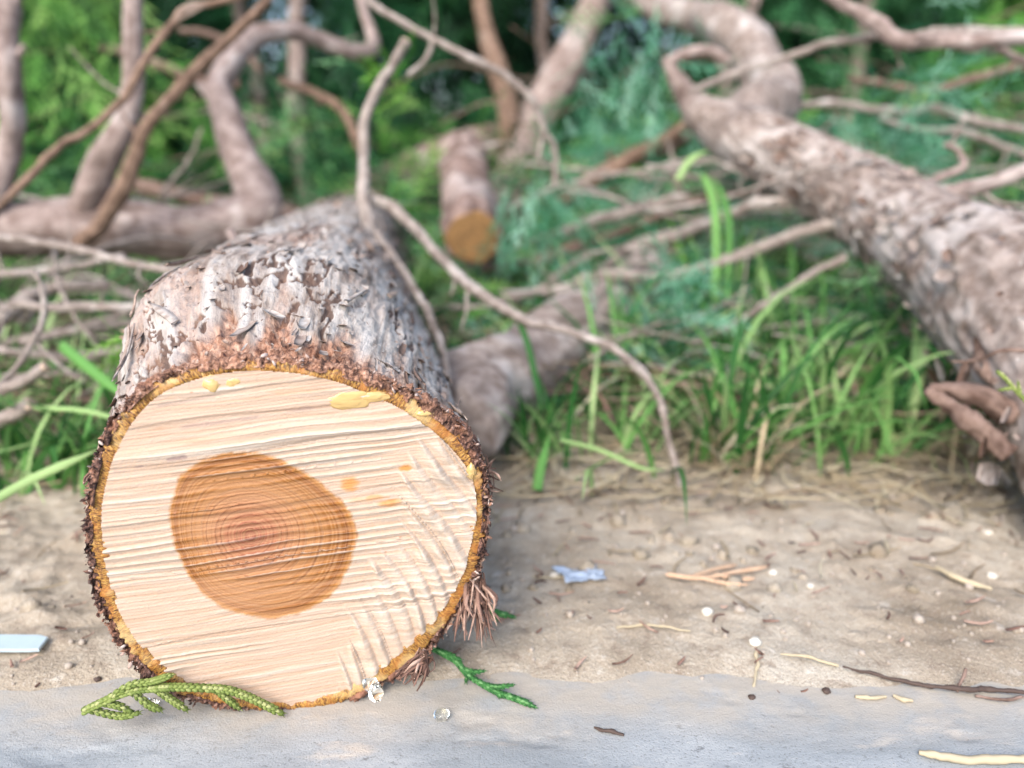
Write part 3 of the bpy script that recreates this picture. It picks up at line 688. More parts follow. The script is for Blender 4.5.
# ------------------------------------------------------------------ branches and logs of the brush pile
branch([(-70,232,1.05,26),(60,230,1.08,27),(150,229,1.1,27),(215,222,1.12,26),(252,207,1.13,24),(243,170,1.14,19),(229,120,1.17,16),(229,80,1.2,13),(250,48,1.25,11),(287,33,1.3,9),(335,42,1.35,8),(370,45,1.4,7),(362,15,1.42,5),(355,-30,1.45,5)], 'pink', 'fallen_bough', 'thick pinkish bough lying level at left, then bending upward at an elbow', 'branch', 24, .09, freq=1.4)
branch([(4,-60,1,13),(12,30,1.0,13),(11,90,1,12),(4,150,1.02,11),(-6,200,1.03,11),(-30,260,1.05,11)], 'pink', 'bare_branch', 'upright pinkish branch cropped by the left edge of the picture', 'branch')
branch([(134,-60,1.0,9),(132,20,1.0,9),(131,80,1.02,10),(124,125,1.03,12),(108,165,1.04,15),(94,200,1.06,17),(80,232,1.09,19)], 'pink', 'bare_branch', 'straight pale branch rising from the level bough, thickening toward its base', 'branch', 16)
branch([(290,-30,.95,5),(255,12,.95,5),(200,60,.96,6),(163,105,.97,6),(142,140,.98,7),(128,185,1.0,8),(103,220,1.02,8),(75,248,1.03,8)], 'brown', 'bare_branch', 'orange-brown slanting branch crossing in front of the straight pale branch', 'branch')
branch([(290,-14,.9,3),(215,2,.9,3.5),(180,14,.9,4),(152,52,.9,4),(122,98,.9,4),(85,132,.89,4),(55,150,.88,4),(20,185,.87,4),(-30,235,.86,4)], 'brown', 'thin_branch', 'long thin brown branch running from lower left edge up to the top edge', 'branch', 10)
c6 = branch([(340,-30,.9,3.6),(372,2,.9,3.6),(430,36,.9,3.8),(470,58,.9,3.8),(508,78,.91,4),(533,103,.92,4.2),(543,130,.93,3.6),(556,150,.94,3.2),(555,185,.95,2.8)], 'grey', 'thin_branch', 'thin grey twig arching from the top centre down to the hanging bluish spray', 'branch', 10)
branch([(433,38,.9,3),(427,58,.9,2.8),(408,76,.9,2)], 'grey', 'side_twig', parent=c6, na=8)
branch([(543,135,.93,2.6),(538,160,.93,2.2)], 'grey', 'side_twig', parent=c6, na=8)
branch([(406,41,.8,5.2),(388,72,.8,5),(371,100,.8,5.5),(362,135,.8,5.5),(362,175,.79,6),(367,205,.78,6.5),(374,235,.77,7),(390,268,.75,6),(408,300,.72,4)], 'grey', 'cut_stick', 'grey stick with pale cut tip standing up over the far half of the log', 'stick', 12, cut=(0, 'paleend'))
branch([(372,200,.80,5.5),(395,208,.79,6),(412,224,.77,5.5),(440,256,.75,5.5),(475,288,.73,5.5),(520,318,.71,5),(570,332,.69,4.5),(615,350,.68,4.5),(645,373,.66,4.2),(664,410,.65,4),(674,455,.64,3.6),(682,498,.625,3)], 'grey', 'thin_branch', 'long crooked grey twig running from the log across to the dirt at centre', 'branch', 10)
branch([(376,232,.74,4),(398,262,.70,4.5),(422,300,.66,4.5),(438,338,.63,4),(449,385,.60,3)], 'grey', 'thin_branch', 'short curved grey twig leaning against the right flank of the big log', 'branch', 10)
# small second log, cut end toward the camera
P1, P0 = at(473, 238, 1.02), at(463, 156, 1.50)
sl = empty('small_log', P1, 'small barked log with round orange-brown cut end propped behind the big log', 'log')
V, Fc, h = tube([P0, (P0+P1)/2+Z3*.003, P1], [.048, .044, .0385], 40, 90, .10, 5, want_h=True, freq=2.2)
obj('bark', V, Fc, M['flakydim'], sl, attrs={'h': h}); endcap(sl, P1+nrm(P1-P0)*.001, nrm(P1-P0), .0365, 'endwood')
branch([(330,225,1.9,30),(390,190,2.0,28),(450,163,2.1,26),(500,145,2.2,22)], 'flakydim', 'fallen_tree', 'dim barked trunk lying behind the far end of the big log', 'trunk', 24, .12, freq=2)
branch([(452,428,.645,46),(505,392,.74,42),(560,348,.87,37),(605,312,1.0,32),(650,275,1.18,26)], 'flaky', 'fallen_log', 'grey-pink log lying in the grass just right of the big log', 'log', 36, .10, freq=2.4)

# right hand trunk
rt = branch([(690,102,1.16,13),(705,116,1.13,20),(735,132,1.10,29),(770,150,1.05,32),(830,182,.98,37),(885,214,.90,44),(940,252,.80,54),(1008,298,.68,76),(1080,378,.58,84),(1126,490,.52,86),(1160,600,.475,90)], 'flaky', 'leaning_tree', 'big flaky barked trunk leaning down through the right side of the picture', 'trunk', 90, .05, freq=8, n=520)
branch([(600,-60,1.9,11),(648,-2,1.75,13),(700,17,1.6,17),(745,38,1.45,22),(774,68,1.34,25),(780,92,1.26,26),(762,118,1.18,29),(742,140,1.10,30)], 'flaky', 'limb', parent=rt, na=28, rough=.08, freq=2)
branch([(664,58,1.12,4),(676,78,1.13,8),(690,100,1.14,12),(706,118,1.13,16)], 'pink', 'broken_stub', parent=rt)
branch([(668,62,1.12,5),(688,53,1.12,6),(712,51,1.12,5.5),(730,62,1.12,4)], 'pink', 'broken_stub', parent=rt)
branch([(1010,415,.56,14),(985,398,.56,11),(955,390,.56,7),(930,387,.56,4)], 'dark', 'broken_stub', parent=rt, rough=.22, freq=2)
branch([(1010,455,.54,10),(985,432,.55,8),(965,415,.55,9),(945,402,.56,7),(926,390,.56,4)], 'dark', 'broken_stub', parent=rt, rough=.4, freq=2)
branch([(968,268,.72,5),(982,320,.62,6),(984,360,.6,8),(996,385,.58,5)], 'dark', 'recess_shade_strip', parent=rt, rough=.25, freq=2)  # dark strip laid in as the shade of a recess between bark edges
branch([(1040,352,.50,2.5),(1005,350,.50,2.2),(975,360,.52,1.6),(952,362,.53,1.2)], 'dark', 'side_twig', parent=rt, na=8)
0 and branch([(1030,420,.49,5),(1008,400,.49,4),(1000,350,.50,3),(986,315,.53,3)], 'dark', 'recess_shade_strip', parent=rt, rough=.25, na=10)
0 and branch([(1000,520,.47,8),(1003,480,.475,6),(992,440,.49,4)], 'dark', 'recess_shade_strip', parent=rt, rough=.3, na=10)
# flakes on the trunk
def trunk_flakes():
    C = catmull([at(770,150,1.05),at(830,182,.98),at(885,214,.90),at(940,256,.80),at(1000,305,.68),at(1058,385,.58),at(1100,490,.52)], 200)
    rr = np.interp(np.linspace(0, 6, 200), range(7), [33*1.05/F,40*.98/F,48*.9/F,62*.8/F,84*.68/F,97*.58/F,100*.52/F])
    N = 700; i = rng.integers(2, 198, N); D = C[i+1]-C[i-1]; D /= np.linalg.norm(D, axis=1)[:, None]
    v = rng.standard_normal((N, 3)); v[:, 1] -= .9; v -= D*np.sum(v*D, 1)[:, None]; v /= np.linalg.norm(v, axis=1)[:, None]
    P = C[i]+v*rr[i][:, None]*1.0
    x = D*rng.choice([-1, 1], N)[:, None]+np.cross(D, v)*rng.normal(0, .5, N)[:, None]+v*.15; x /= np.linalg.norm(x, axis=1)[:, None]; y = np.cross(v, x); z = np.cross(x, y)
    L = rng.gamma(2.0, .0045, N).clip(.003, .026); W = L*rng.uniform(.3, .8, N)
    V, Fc, rn = scatter(*CHIP, np.stack([x*L[:, None], y*W[:, None], z*L[:, None]*.18], -1), P)
    o = obj('bark_flakes', V, Fc, M['chipgrey'], rt, attrs={'rnd': rn*.75}); o['kind'] = 'stuff'
trunk_flakes()
GB = 'bare branches of the brush pile'
br = [
 ([(560,232,1.15,5),(604,217,1.15,5.5),(650,208,1.15,5.5),(688,196,1.15,4)],'grey','short straight grey branch below the reddish branch at upper centre'),
 ([(595,280,1.05,3),(633,247,1.04,5.5),(683,232,1.03,6),(724,217,1.02,5.5),(765,204,1.01,5.5),(809,205,1.0,5),(842,216,.98,5)],'grey','upper of two long grey branches arching toward the leaning trunk'),
 ([(500,300,1.0,4),(560,288,1.0,5.5),(600,277,.98,6),(663,276,.97,6),(712,264,.96,6.5),(748,252,.95,6),(789,235,.94,6),(824,229,.93,6),(845,214,.92,6)],'grey','lower of two long grey branches sagging toward the leaning trunk'),
 ([(690,345,.86,3),(735,325,.86,3.5),(770,302,.86,4),(800,280,.86,4),(845,258,.86,4)],'grey','thin grey twig rising through the grass below the leaning trunk'),
 ([(480,268,1.25,4),(530,262,1.24,6),(600,240,1.22,5),(700,200,1.2,5),(771,190,1.2,5),(830,190,1.2,5)],'dark','dark shaded branch running behind the yellow-green leaf shoot'),
 ([(560,202,1.3,6),(600,177,1.3,8),(640,151,1.3,8),(692,121,1.3,7)],'brown','reddish-brown branch slanting up to the broken fork of the trunk'),
 ([(620,170,1.35,4),(655,153,1.35,5),(692,138,1.35,5)],'dark','dark twig just under the reddish-brown slanting branch'),
 ([(668,140,1.25,2.5),(675,165,1.25,3),(681,200,1.25,3)],'grey','short upright grey twig beneath the broken fork of the trunk'),
 ([(815,-25,.93,6),(833,0,.93,6),(867,18,.93,7),(898,37,.92,8),(950,41,.92,7),(1060,36,.9,7)],'pink','smooth grey-pink branch with a bend along the upper right edge'),
 ([(905,40,.95,6),(960,34,.95,6),(1060,33,.94,6)],'grey','grey branch lying just above the bent one at the upper right'),
 ([(690,92,1.0,3),(735,73,1.0,4),(786,58,1.0,4),(826,45,.98,4),(885,34,.96,4.5)],'grey','thin grey branch crossing in front of the hooked limb'),
 ([(935,195,.85,6),(960,190,.84,8),(989,184,.82,8),(1050,160,.8,8)],'pink','pale branch resting on top of the leaning trunk at right edge'),
 ([(925,181,.88,3),(945,175,.88,4.5),(963,166,.88,4),(960,152,.88,3.5),(944,144,.88,2.5)],'pink','small pale twig curled into a hook above the trunk'),
 ([(960,48,1.0,3),(985,50,1.0,4),(1008,53,1.0,4),(1050,70,1.0,4)],'pink','short pale twig drooping under the bent branch at upper right'),
 ([(780,108,1.3,4),(836,105,1.3,4),(887,112,1.3,5),(938,108,1.3,4),(989,125,1.3,5),(1050,130,1.3,4)],'grey','wavy grey branch in the foliage above the leaning trunk'),
 ([(880,118,1.2,3),(920,128,1.2,3.5),(970,135,1.2,4),(1050,165,1.2,4)],'grey','thin grey branch sloping down to the right edge above the trunk'),
 ([(850,78,1.5,3),(930,88,1.5,4),(1050,60,1.5,4)],'dark','dark thin branch deep in the foliage at upper right'),
 ([(-30,238,.78,3.5),(20,240,.78,4),(60,245,.77,4),(110,258,.76,4.2),(160,268,.75,4.2),(210,276,.74,3.5)],'grey','pale straight stick crossing just below the level bough'),
 ([(-30,278,.85,4),(30,272,.85,4),(75,266,.85,4),(125,256,.84,3)],'grey','grey stick second below the level bough at far left'),
 ([(-30,340,.78,8),(5,318,.78,9),(30,300,.8,8),(60,290,.82,6),(110,285,.84,5)],'grey','thick weathered stick rising at left edge under the level bough'),
 ([(10,304,.76,4),(45,306,.76,5),(90,306,.76,5),(130,306,.76,4.5),(165,302,.76,4)],'grey','level grey stick ending at the left shoulder of the big log'),
 ([(33,270,.66,2),(42,290,.66,2.6),(42,318,.66,3),(31,345,.65,3),(5,380,.64,3),(-30,410,.63,3)],'grey','curved thin grey twig like a bow at the left edge'),
 ([(-30,345,.72,4),(20,353,.72,4.5),(73,357,.72,4.5),(125,348,.72,4)],'grey','level grey stick lowest in the left grass'),
 ([(33,340,.7,1.8),(60,365,.69,2),(85,382,.68,1.6)],'grey','tiny slanting twig over the left grass'),
 ([(52,240,.8,1.8),(58,284,.78,2),(73,313,.76,2),(102,352,.74,1.8)],'grey','hair-thin dropping twig crossing the sticks at left'),
 ([(230,232,.72,5),(240,250,.7,5),(252,268,.67,4)],'pink','short pale stub standing behind the left edge of the big log'),
 ([(100,48,1.4,4),(150,60,1.4,5),(190,76,1.4,5),(240,84,1.4,5)],'dark','brown branch in the foliage between the pale branch and elbow bough'),
 ([(120,178,1.45,7),(165,188,1.45,8),(217,202,1.45,8),(271,206,1.45,8),(330,225,1.45,8)],'dark','shaded reddish branch running behind the elbow of the bough'),
 ([(202,128,1.2,1.5),(188,160,1.2,2),(160,195,1.2,2)],'grey','thin dead twig leaning in the dark gap left of the elbow'),
 ([(280,80,1.35,4),(315,92,1.35,4.5),(345,115,1.35,4.5),(360,150,1.35,4)],'brown','greenish-brown curved branch just right of the elbow bough'),
 ([(260,70,1.6,3),(230,40,1.6,3),(180,30,1.6,3)],'dark','faint thin branch high in the foliage right of the pale branch'),
 ([(500,250,1.4,3),(600,228,1.4,4),(660,190,1.4,4)],'dark','dark thin branch behind the hanging bluish spray'),
]
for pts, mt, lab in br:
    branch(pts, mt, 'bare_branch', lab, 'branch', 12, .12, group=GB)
for pts, lab in (([(-30,408,.62,6),(0,393,.62,5.5),(29,378,.62,5.5),(46,366,.62,5.5)], 'upper of two cut sticks with pale ends poking in from the left edge'),
                 ([(-30,436,.62,8),(0,421,.62,8),(18,412,.62,8),(32,404,.62,8)], 'lower and thicker of two cut sticks with pale ends at left edge')):
    branch(pts, 'grey', 'cut_stick', lab, 'stick', 14, .10, group='cut sticks at the left edge', cut=(1, 'paleend'))

def tangle(n, x0, x1, y0, y1, z0, z1, L, rad, mat, label):
    parts, hs = [], []
    for i in range(n):
        c = np.array([rng.uniform(x0, x1), rng.uniform(y0, y1), rng.uniform(z0, z1)]); a = rng.normal(0, .55); l = rng.uniform(*L); d = np.array([math.cos(a), math.sin(a), rng.normal(.08, .16)])*l/2
        P = [c-d, c-d*.35+rng.standard_normal(3)*l*.045, c+d*.3+rng.standard_normal(3)*l*.05, c+d]; q = rng.uniform(*rad)
        g_ = [float(ground_h(np.array([p[0]]), np.array([p[1]]))[0]) for p in P]
        for p, gg in zip(P, g_): p[2] = max(p[2]+gg, gg+.003)
        V, Fc, h = tube(P, [q, q*.9, q*.7, q*.35], 7, 22, .16, i*1.7, want_h=True); parts.append((V, Fc)); hs.append(h)
        for k in range(rng.integers(1, 4)):
            b = P[1]+(P[2]-P[1])*rng.random(); e = b+(d/l*2+rng.standard_normal(3)*.6)*l*.16
            V, Fc, h = tube([b, (b+e)/2+rng.standard_normal(3)*.006, e], [q*.5, q*.4, q*.2], 5, 9, .1, i*1.1, want_h=True); parts.append((V, Fc)); hs.append(h)
    V, Fc = merge(parts); tag(obj('twig_tangle', V, Fc, M[mat], origin=(0, y0, 0), attrs={'h': np.concatenate(hs)}), label, 'twigs', kind='stuff')
tangle(90, .05, 1.3, .95, 1.7, .03, .26, (.2, .6), (.0015, .0045), 'grey', 'tangle of thin grey twigs behind the grass at right')
tangle(34, .05, .9, .74, 1.0, .01, .10, (.12, .35), (.001, .0028), 'grey', 'fine grey twigs lying in the front grass')
tangle(50, -1.3, -.25, .72, 1.4, .02, .20, (.2, .6), (.0015, .005), 'grey', 'tangle of thin grey twigs below the level bough')
tangle(30, -1.2, 1.6, 1.5, 2.1, .15, .65, (.25, .7), (.001, .003), 'dark', 'thin brown twigs inside the lower evergreen foliage')
# ------------------------------------------------------------------ foliage
def spray_t(sub=False, n=10):
    V, Fc = [], []
    def q(a, b, w0, w1, bend=0):
        a, b = np.array(a, float), np.array(b, float); d = b-a; p = np.array([-d[1], d[0], 0]); p /= np.linalg.norm(p)
        m = (a+b)/2+np.array([0, 0, bend]); k = len(V)
        V.extend([a-p*w0, a+p*w0, m-p*(w0+w1)/1.8, m+p*(w0+w1)/1.8, b-p*w1*.4, b+p*w1*.4]); Fc.extend([(k, k+1, k+3, k+2), (k+2, k+3, k+5, k+4)])
    zf = lambda x: -.25*x*x
    q((0, 0, 0), (.5, 0, zf(.5)), .012, .012); q((.5, 0, zf(.5)), (1, 0, zf(1)), .012, .010)
    for i in range(n):
        x = .1+.85*i/n; sg = 1 if i % 2 else -1; L = .42*(1-.55*x)*(1 if i > 1 else .6)
        e = (x+L*.75, sg*L*.75, zf(x)-.06*L)
        q((x, 0, zf(x)), e, .014, .012, .01)
        if sub:
            for j in range(4):
                f = .25+.2*j; b = (x+L*.75*f, sg*L*.75*f, zf(x)); l2 = .13*(1-.4*f)
                s2 = 1 if j % 2 else -1
                q(b, (b[0]+l2*(.95 if s2 > 0 else .45), b[1]+sg*l2*(.35 if s2 > 0 else .95), b[2]-.02), .012, .010)
    return np.array(V), np.array(Fc)
SP = spray_t(False, 9)
def strand_t():
    a, k = spray_t(False, 7); a = a*np.array([1, .62, 1]); 
    a[:, 2] -= .35*a[:, 0]**2; return a, k
SPF = strand_t()
def sprays(P, D, size, tmpl=SP, flat=None):
    x, y, z = frames(D, flat); R = np.stack([x*size[:, None], y*size[:, None], z*size[:, None]], -1); return scatter(*tmpl, R, P)
HOLES = [ray(*q)/ray(*q)[1] for q in ((288, 8), (284, 44), (312, 4), (434, 101), (655, 22), (561, 8), (585, 70), (245, 118))]
def gaps(P, rad):
    k = np.ones(len(P), bool)
    for i, h in enumerate(HOLES):
        q = CAM+h*P[:, 1:2]; k &= np.linalg.norm(P-q, axis=1) > rad*(1, .7, .8, .9, 1, .7, .6, .5)[i]
    return k
def crown_tree(name, label, cat, x, y, h, rx, ry, n, mat, droop=.6, size=(.10, .20), zmin=.03, group=None, trunkmat='pink', trunk_r=.03, front=None):
    z0 = float(ground_h(np.array([x]), np.array([y]))[0])
    e = empty(name, (x, y, z0), label, cat, group)
    p = [np.array([x, y, z0-.02])]
    for k in range(1, 6): p.append(np.array([x+.05*rng.normal()*k*.6, y+.04*rng.normal(), z0+h*.9*k/5]))
    V, Fc, hh = tube(p, np.linspace(trunk_r, trunk_r*.25, 6), 14, 60, .1, x*7+3, want_h=True)
    tr = obj('trunk', V, Fc, M[trunkmat], e, attrs={'h': hh})
    parts, hs = [], []
    for k in range(9):
        f = rng.uniform(.12, .9); b = catmull(p, 50)[int(f*49)]; a = rng.uniform(0, 2*math.pi); L = rng.uniform(.5, .9)
        ed = b+np.array([math.cos(a)*rx*L*(1.1-f*.7), math.sin(a)*ry*L*(1.1-f*.7), rng.uniform(-.05, .22)])
        V, Fc, hh = tube([b, (b+ed)/2+Z3*.04, ed], [trunk_r*.35, trunk_r*.22, trunk_r*.08], 7, 14, .1, k*3., want_h=True); obj('limb', V, Fc, M[trunkmat], e, attrs={'h': hh})
    # foliage gathered on clumps so that gaps stay open between them
    nc = max(8, n//42); cz = rng.random(nc)**.8; ca = rng.uniform(0, 2*math.pi, nc); cr = np.sqrt(rng.random(nc))*(1.05-.65*cz)
    Cc = np.stack([x+cr*np.cos(ca)*rx, y+cr*np.sin(ca)*ry, z0+zmin+cz*(h-zmin)], -1); ctone = rng.random(nc)
    i = rng.integers(0, nc, n); off = rng.standard_normal((n, 3))*np.array([.085, .085, .075]); P = Cc[i]+off
    P[:, 2] = np.maximum(P[:, 2], z0+.02); kk = gaps(P+np.array([0, 0, -.05]), .095); P, i = P[kk], i[kk]; n = len(P)
    out = P-np.array([x, y, 0]); out[:, 2] = 0; out /= np.linalg.norm(out, axis=1)[:, None]+1e-6
    D = out*(1-droop)+np.array([0, 0, -droop])+rng.standard_normal((n, 3))*.38
    s = rng.uniform(*size, n); V, Fc, rn = sprays(P, D, s, SP)
    tone = np.clip(ctone[i]*.7+rng.random(n)*.35-.02, 0, 1)
    obj('crown', V, Fc, M[mat], e, attrs={'rnd': np.repeat(tone, len(SP[0]))}, smooth=False)
    return e
GT = 'evergreen trees behind the brush pile'
trees = [
 (-1.55, 2.1, 2.6, .75, .45, 2600, 'thuja_bright', .75, 'bright green drooping evergreen at the upper left corner'),
 (-.62, 2.35, 2.4, .60, .40, 1300, 'thuja_dark', .65, 'dark green evergreen behind the elbow of the pinkish bough'),
 (-1.0, 3.1, 3.0, .8, .5, 2400, 'thuja_dark', .5, 'dark evergreen deep behind the left branches'),
 (.12, 2.9, 3.0, .75, .5, 2200, 'thuja_dark', .5, 'dark evergreen behind the small upright log at centre'),
 (.62, 2.4, 2.5, .60, .42, 1700, 'thuja_mid', .6, 'blue-green evergreen behind the fork of the leaning trunk'),
 (1.25, 2.9, 2.8, .8, .5, 2300, 'thuja_mid', .5, 'mid green evergreen beyond the hooked limb'),
 (1.95, 2.3, 2.4, .75, .5, 2300, 'thuja_bright', .4, 'yellow-green evergreen at the upper right corner'),
]
for x, y, h, rx, ry, n, mt, dr, lab in trees:
    crown_tree('evergreen_tree', lab, 'tree', x, y, h, rx, ry, n, mt, dr, group=GT, size=(.09, .19))
# distinct standing stems behind the small log
branch([(640,-60,2.0,14),(600,-5,2.0,16),(570,55,2.0,17),(545,100,2.0,18),(520,150,2.0,19),(505,215,2.0,20),(500,290,2.0,21)], 'pink', 'bare_tree', 'slanting pinkish tree stem rising to the top behind the small log', 'tree trunk', 18)
branch([(478,-50,1.9,9),(486,10,1.9,9),(498,60,1.92,10),(508,110,1.95,11),(508,150,1.98,11)], 'brown', 'bare_tree', 'reddish thinner tree stem joining the slanting stem from above', 'tree trunk', 14)
# far wood
def far_wood():
    n = 24000; P = np.stack([rng.uniform(-5.5, 5.5, n), rng.uniform(3.8, 5.6, n), .1+rng.random(n)**1.1*3.4], -1)
    P = P[gaps(P+np.array([0, 0, -.12]), .27)]; n = len(P)
    D = rng.standard_normal((n, 3)); D[:, 2] -= .8; V, Fc, rn = sprays(P, D, rng.uniform(.3, .6, n), (SP[0]*np.array([1, 1.25, 1]), SP[1]))
    tag(obj('far_wood', V, Fc, M['thuja_dark'], origin=(0, 4.5, 0), attrs={'rnd': rn}, smooth=False), 'dark mass of evergreen foliage far behind the trees', 'foliage', kind='stuff')
far_wood()
# low undergrowth of cut thuja tops lying on the pile
def undergrowth():
    def bed(n, x0, x1, y0, y1, hz, mat, name, label, size, seed, up=.25):
        X = rng.uniform(x0, x1, n); Yv = rng.uniform(y0, y1, n); k = vnoise(X*5, Yv*5, seed=seed) > -.25; X, Yv = X[k], Yv[k]; n = len(X)
        P = np.stack([X, Yv, ground_h(X, Yv)+rng.random(n)*hz*sst(y0-.05, y0+.5, Yv)+.012], -1)
        D = rng.standard_normal((n, 3)); D[:, 2] = D[:, 2]*.35+up; V, Fc, rn = sprays(P, D, rng.uniform(*size, n), SP)
        tag(obj(name, V, Fc, M[mat], origin=(0, y0, 0), attrs={'rnd': rn}, smooth=False), label, 'foliage', kind='stuff')
    bed(2600, -1.9, 2.2, 1.0, 2.2, .22, 'thuja_mid', 'undergrowth', 'green undergrowth under the brush pile', (.07, .15), 3)
    bed(1700, .1, 1.6, .95, 1.8, .30, 'thuja_blue', 'cut_foliage', 'bluish cut evergreen tops heaped on the brush pile', (.05, .11), 5)
    bed(1700, -1.6, 2.0, 1.15, 2.0, .34, 'thuja_bright', 'cut_foliage', 'bright green cut evergreen tops on the brush pile', (.06, .12), 6)
    bed(1000, -.1, 1.1, .76, 1.15, .12, 'thuja_blue', 'cut_foliage', 'pale cut foliage mixed into the grass', (.03, .07), 11)
    bed(800, -.1, 1.1, .72, 1.1, .12, 'thuja_bright', 'cut_foliage', 'bright weeds mixed into the grass', (.03, .06), 13)
    bed(1500, -1.9, 2.2, .8, 1.2, .08, 'thuja_dark', 'undergrowth', 'dark low undergrowth at the front of the pile', (.05, .10), 8)
undergrowth()
# countable hanging or lying sprays
def spray_thing(px, py, zc, rad, n, mat, label, dirn=(0, 0, -1), size=(.04, .08), flat=None, fine=True):
    c = at(px, py, zc); n = int(n*3.4); size = (size[0]*.75, size[1]*.85); r = rad*zc/F; P = c+rng.standard_normal((n, 3))*r*np.array([.55, .35, .6])
    D = np.array(dirn)+rng.standard_normal((n, 3))*.45
    V, Fc, rn = sprays(P, D, rng.uniform(*size, n), SPF if fine else SP)
    tag(obj('evergreen_spray', V, Fc, M[mat], origin=c, attrs={'rnd': rn}, smooth=False), label, 'foliage spray', 'sprays of evergreen foliage')
spray_thing(534, 200, .98, 42, 26, 'thuja_blue', 'pale bluish-green spray hanging from the arching twig right of the small log', (.1, -.1, -1), (.05, .10))
spray_thing(660, 312, .84, 45, 30, 'thuja_blue', 'bluish-green spray lying in the grass right of the grey-pink log', (.3, -.3, .1), (.05, .09))
spray_thing(395, 78, .85, 22, 12, 'limeleaf', 'small yellow-green spray around the cut tip of the standing stick', (-.5, -.2, -.1), (.03, .05))
spray_thing(640, 85, 1.3, 62, 30, 'thuja_blue', 'pale drooping spray left of the broken fork of the trunk', (.2, -.1, -1), (.08, .14))
spray_thing(905, 120, 1.05, 55, 34, 'thuja_blue', 'pale bluish spray lying above the middle of the leaning trunk', (.6, -.2, .05), (.05, .11))
spray_thing(910, 300, .85, 45, 30, 'thuja_mid', 'green spray hanging beneath the leaning trunk', (-.3, -.2, -.6), (.05, .09))
spray_thing(300, 130, 1.5, 60, 28, 'thuja_mid', 'feathery green spray hanging right of the elbow bough', (.5, -.1, -.8), (.10, .17))
spray_thing(80, 60, 1.4, 75, 32, 'thuja_bright', 'bright feathery spray hanging between the two left upright branches', (.2, 0, -1), (.10, .18))
spray_thing(125, 345, .56, 14, 7, 'limeleaf', 'small green sprig against the left shoulder of the big log', (-.8, -.1, -.3), (.02, .035))

# ------------------------------------------------------------------ grass
def blades(base, n_each, length, lean, width, mat_unused=None, droop=(.3, 1.9)):
    """vectorised bent blades. base (N,3)"""
    N = len(base); ns = 7; f = np.linspace(0, 1, ns)
    a = rng.uniform(0, 2*math.pi, N); h = np.stack([np.cos(a), np.sin(a), 0*a], -1)+lean; h[:, 2] = 0; h /= np.linalg.norm(h, axis=1)[:, None]+1e-6
    L = rng.uniform(*length, N); dr = rng.uniform(*droop, N); th0 = rng.uniform(.05, .85, N)
    th = th0[:, None]+dr[:, None]*f[None]**1.5*1.6
    dx = np.sin(th)*L[:, None]/(ns-1); dz = np.cos(th)*L[:, None]/(ns-1)
    X = np.concatenate([np.zeros((N, 1)), np.cumsum(dx[:, :-1], 1)], 1); Zz = np.concatenate([np.zeros((N, 1)), np.cumsum(dz[:, :-1], 1)], 1)
    C = base[:, None]+h[:, None]*X[..., None]+Zz[..., None]*Z3
    sd = np.cross(h, Z3); tw = rng.normal(0, .5, N)[:, None]; sd = sd*np.cos(tw)+h*np.sin(tw)
    w = rng.uniform(*width, N)[:, None]*np.minimum(1, (1-f)*2.2+.04)[None]*(.6+.4*np.minimum(1, f*5))[None]/2
    Lf = C-sd[:, None]*w[..., None]; Rt = C+sd[:, None]*w[..., None]; Md = C+np.cross(sd, Z3)[:, None]*(w*.35)[..., None]
    V = np.stack([Lf, Md, Rt], 2).reshape(-1, 3)
    g = gridfaces(ns, 3); Fc = (g[None]+(np.arange(N)*ns*3)[:, None, None]).reshape(-1, 4)
    return V, Fc, np.repeat(rng.random(N), ns*3)
def gbase(X, Yv): return np.stack([X, Yv, ground_h(X, Yv)-.004], -1)
def grass_field(n, x0, x1, y0, y1, length, width, thr, seed, mat='grass', name='grass', label='long green grass growing among the fallen branches', lean=(0, 0, 0)):
    X = rng.uniform(x0, x1, n); Yv = rng.uniform(y0, y1, n); k = vnoise(X*7, Yv*7, seed=seed)+.3*vnoise(X*23, Yv*23, seed=seed+1) > thr
    V, Fc, rn = blades(gbase(X[k], Yv[k]), 1, length, np.array(lean), width)
    tag(obj(name, V, Fc, M[mat], origin=(0, y0, 0), attrs={'rnd': rn}), label, 'grass', kind='stuff')
grass_field(2700, -1.3, 1.6, .72, 1.6, (.06, .20), (.003, .007), -.1, 5)
grass_field(760, .08, .72, .66, 1.05, (.08, .24), (.003, .0085), -.3, 9, label='denser green grass below the leaning trunk')
grass_field(420, -.75, -.22, .55, .95, (.06, .16), (.004, .008), -.25, 12, label='broad green grass left of the big log')
def tuft(px, py, n, length, width, label, mat='grass', spread=.012, lean=(0, -.3, 0), droop=(.2, .9)):
    g = gnd(px, py); X = g[0]+rng.normal(0, spread, n); Yv = g[1]+rng.normal(0, spread, n)
    V, Fc, rn = blades(gbase(X, Yv), 1, length, np.array(lean), width, droop=droop)
    tag(obj('grass_tuft', V, Fc, M[mat], origin=g, attrs={'rnd': rn}), label, 'grass tuft', 'grass tufts at the edge of the dirt')
tuft(745, 462, 60, (.09, .19), (.004, .0075), 'tall green grass tuft at the dirt edge below the leaning trunk', spread=.02)
tuft(735, 468, 34, (.07, .14), (.003, .006), 'straw-coloured dead blades at the foot of the tall grass tuft', 'straw', spread=.02, droop=(.4, 1.2))
tuft(545, 468, 34, (.06, .13), (.003, .006), 'dark green grass tuft in front of the grey-pink log', spread=.02)
tuft(640, 455, 30, (.06, .14), (.003, .006), 'loose arching grass tuft between the crooked twig and grey-pink log', spread=.03, droop=(.5, 1.3))
tuft(850, 450, 44, (.07, .15), (.003, .006), 'fine green grass tuft left of the broken trunk stubs', spread=.03)
tuft(970, 462, 40, (.06, .12), (.0035, .007), 'dry straw tuft at the foot of the leaning trunk', 'straw', spread=.03, droop=(.6, 1.5))
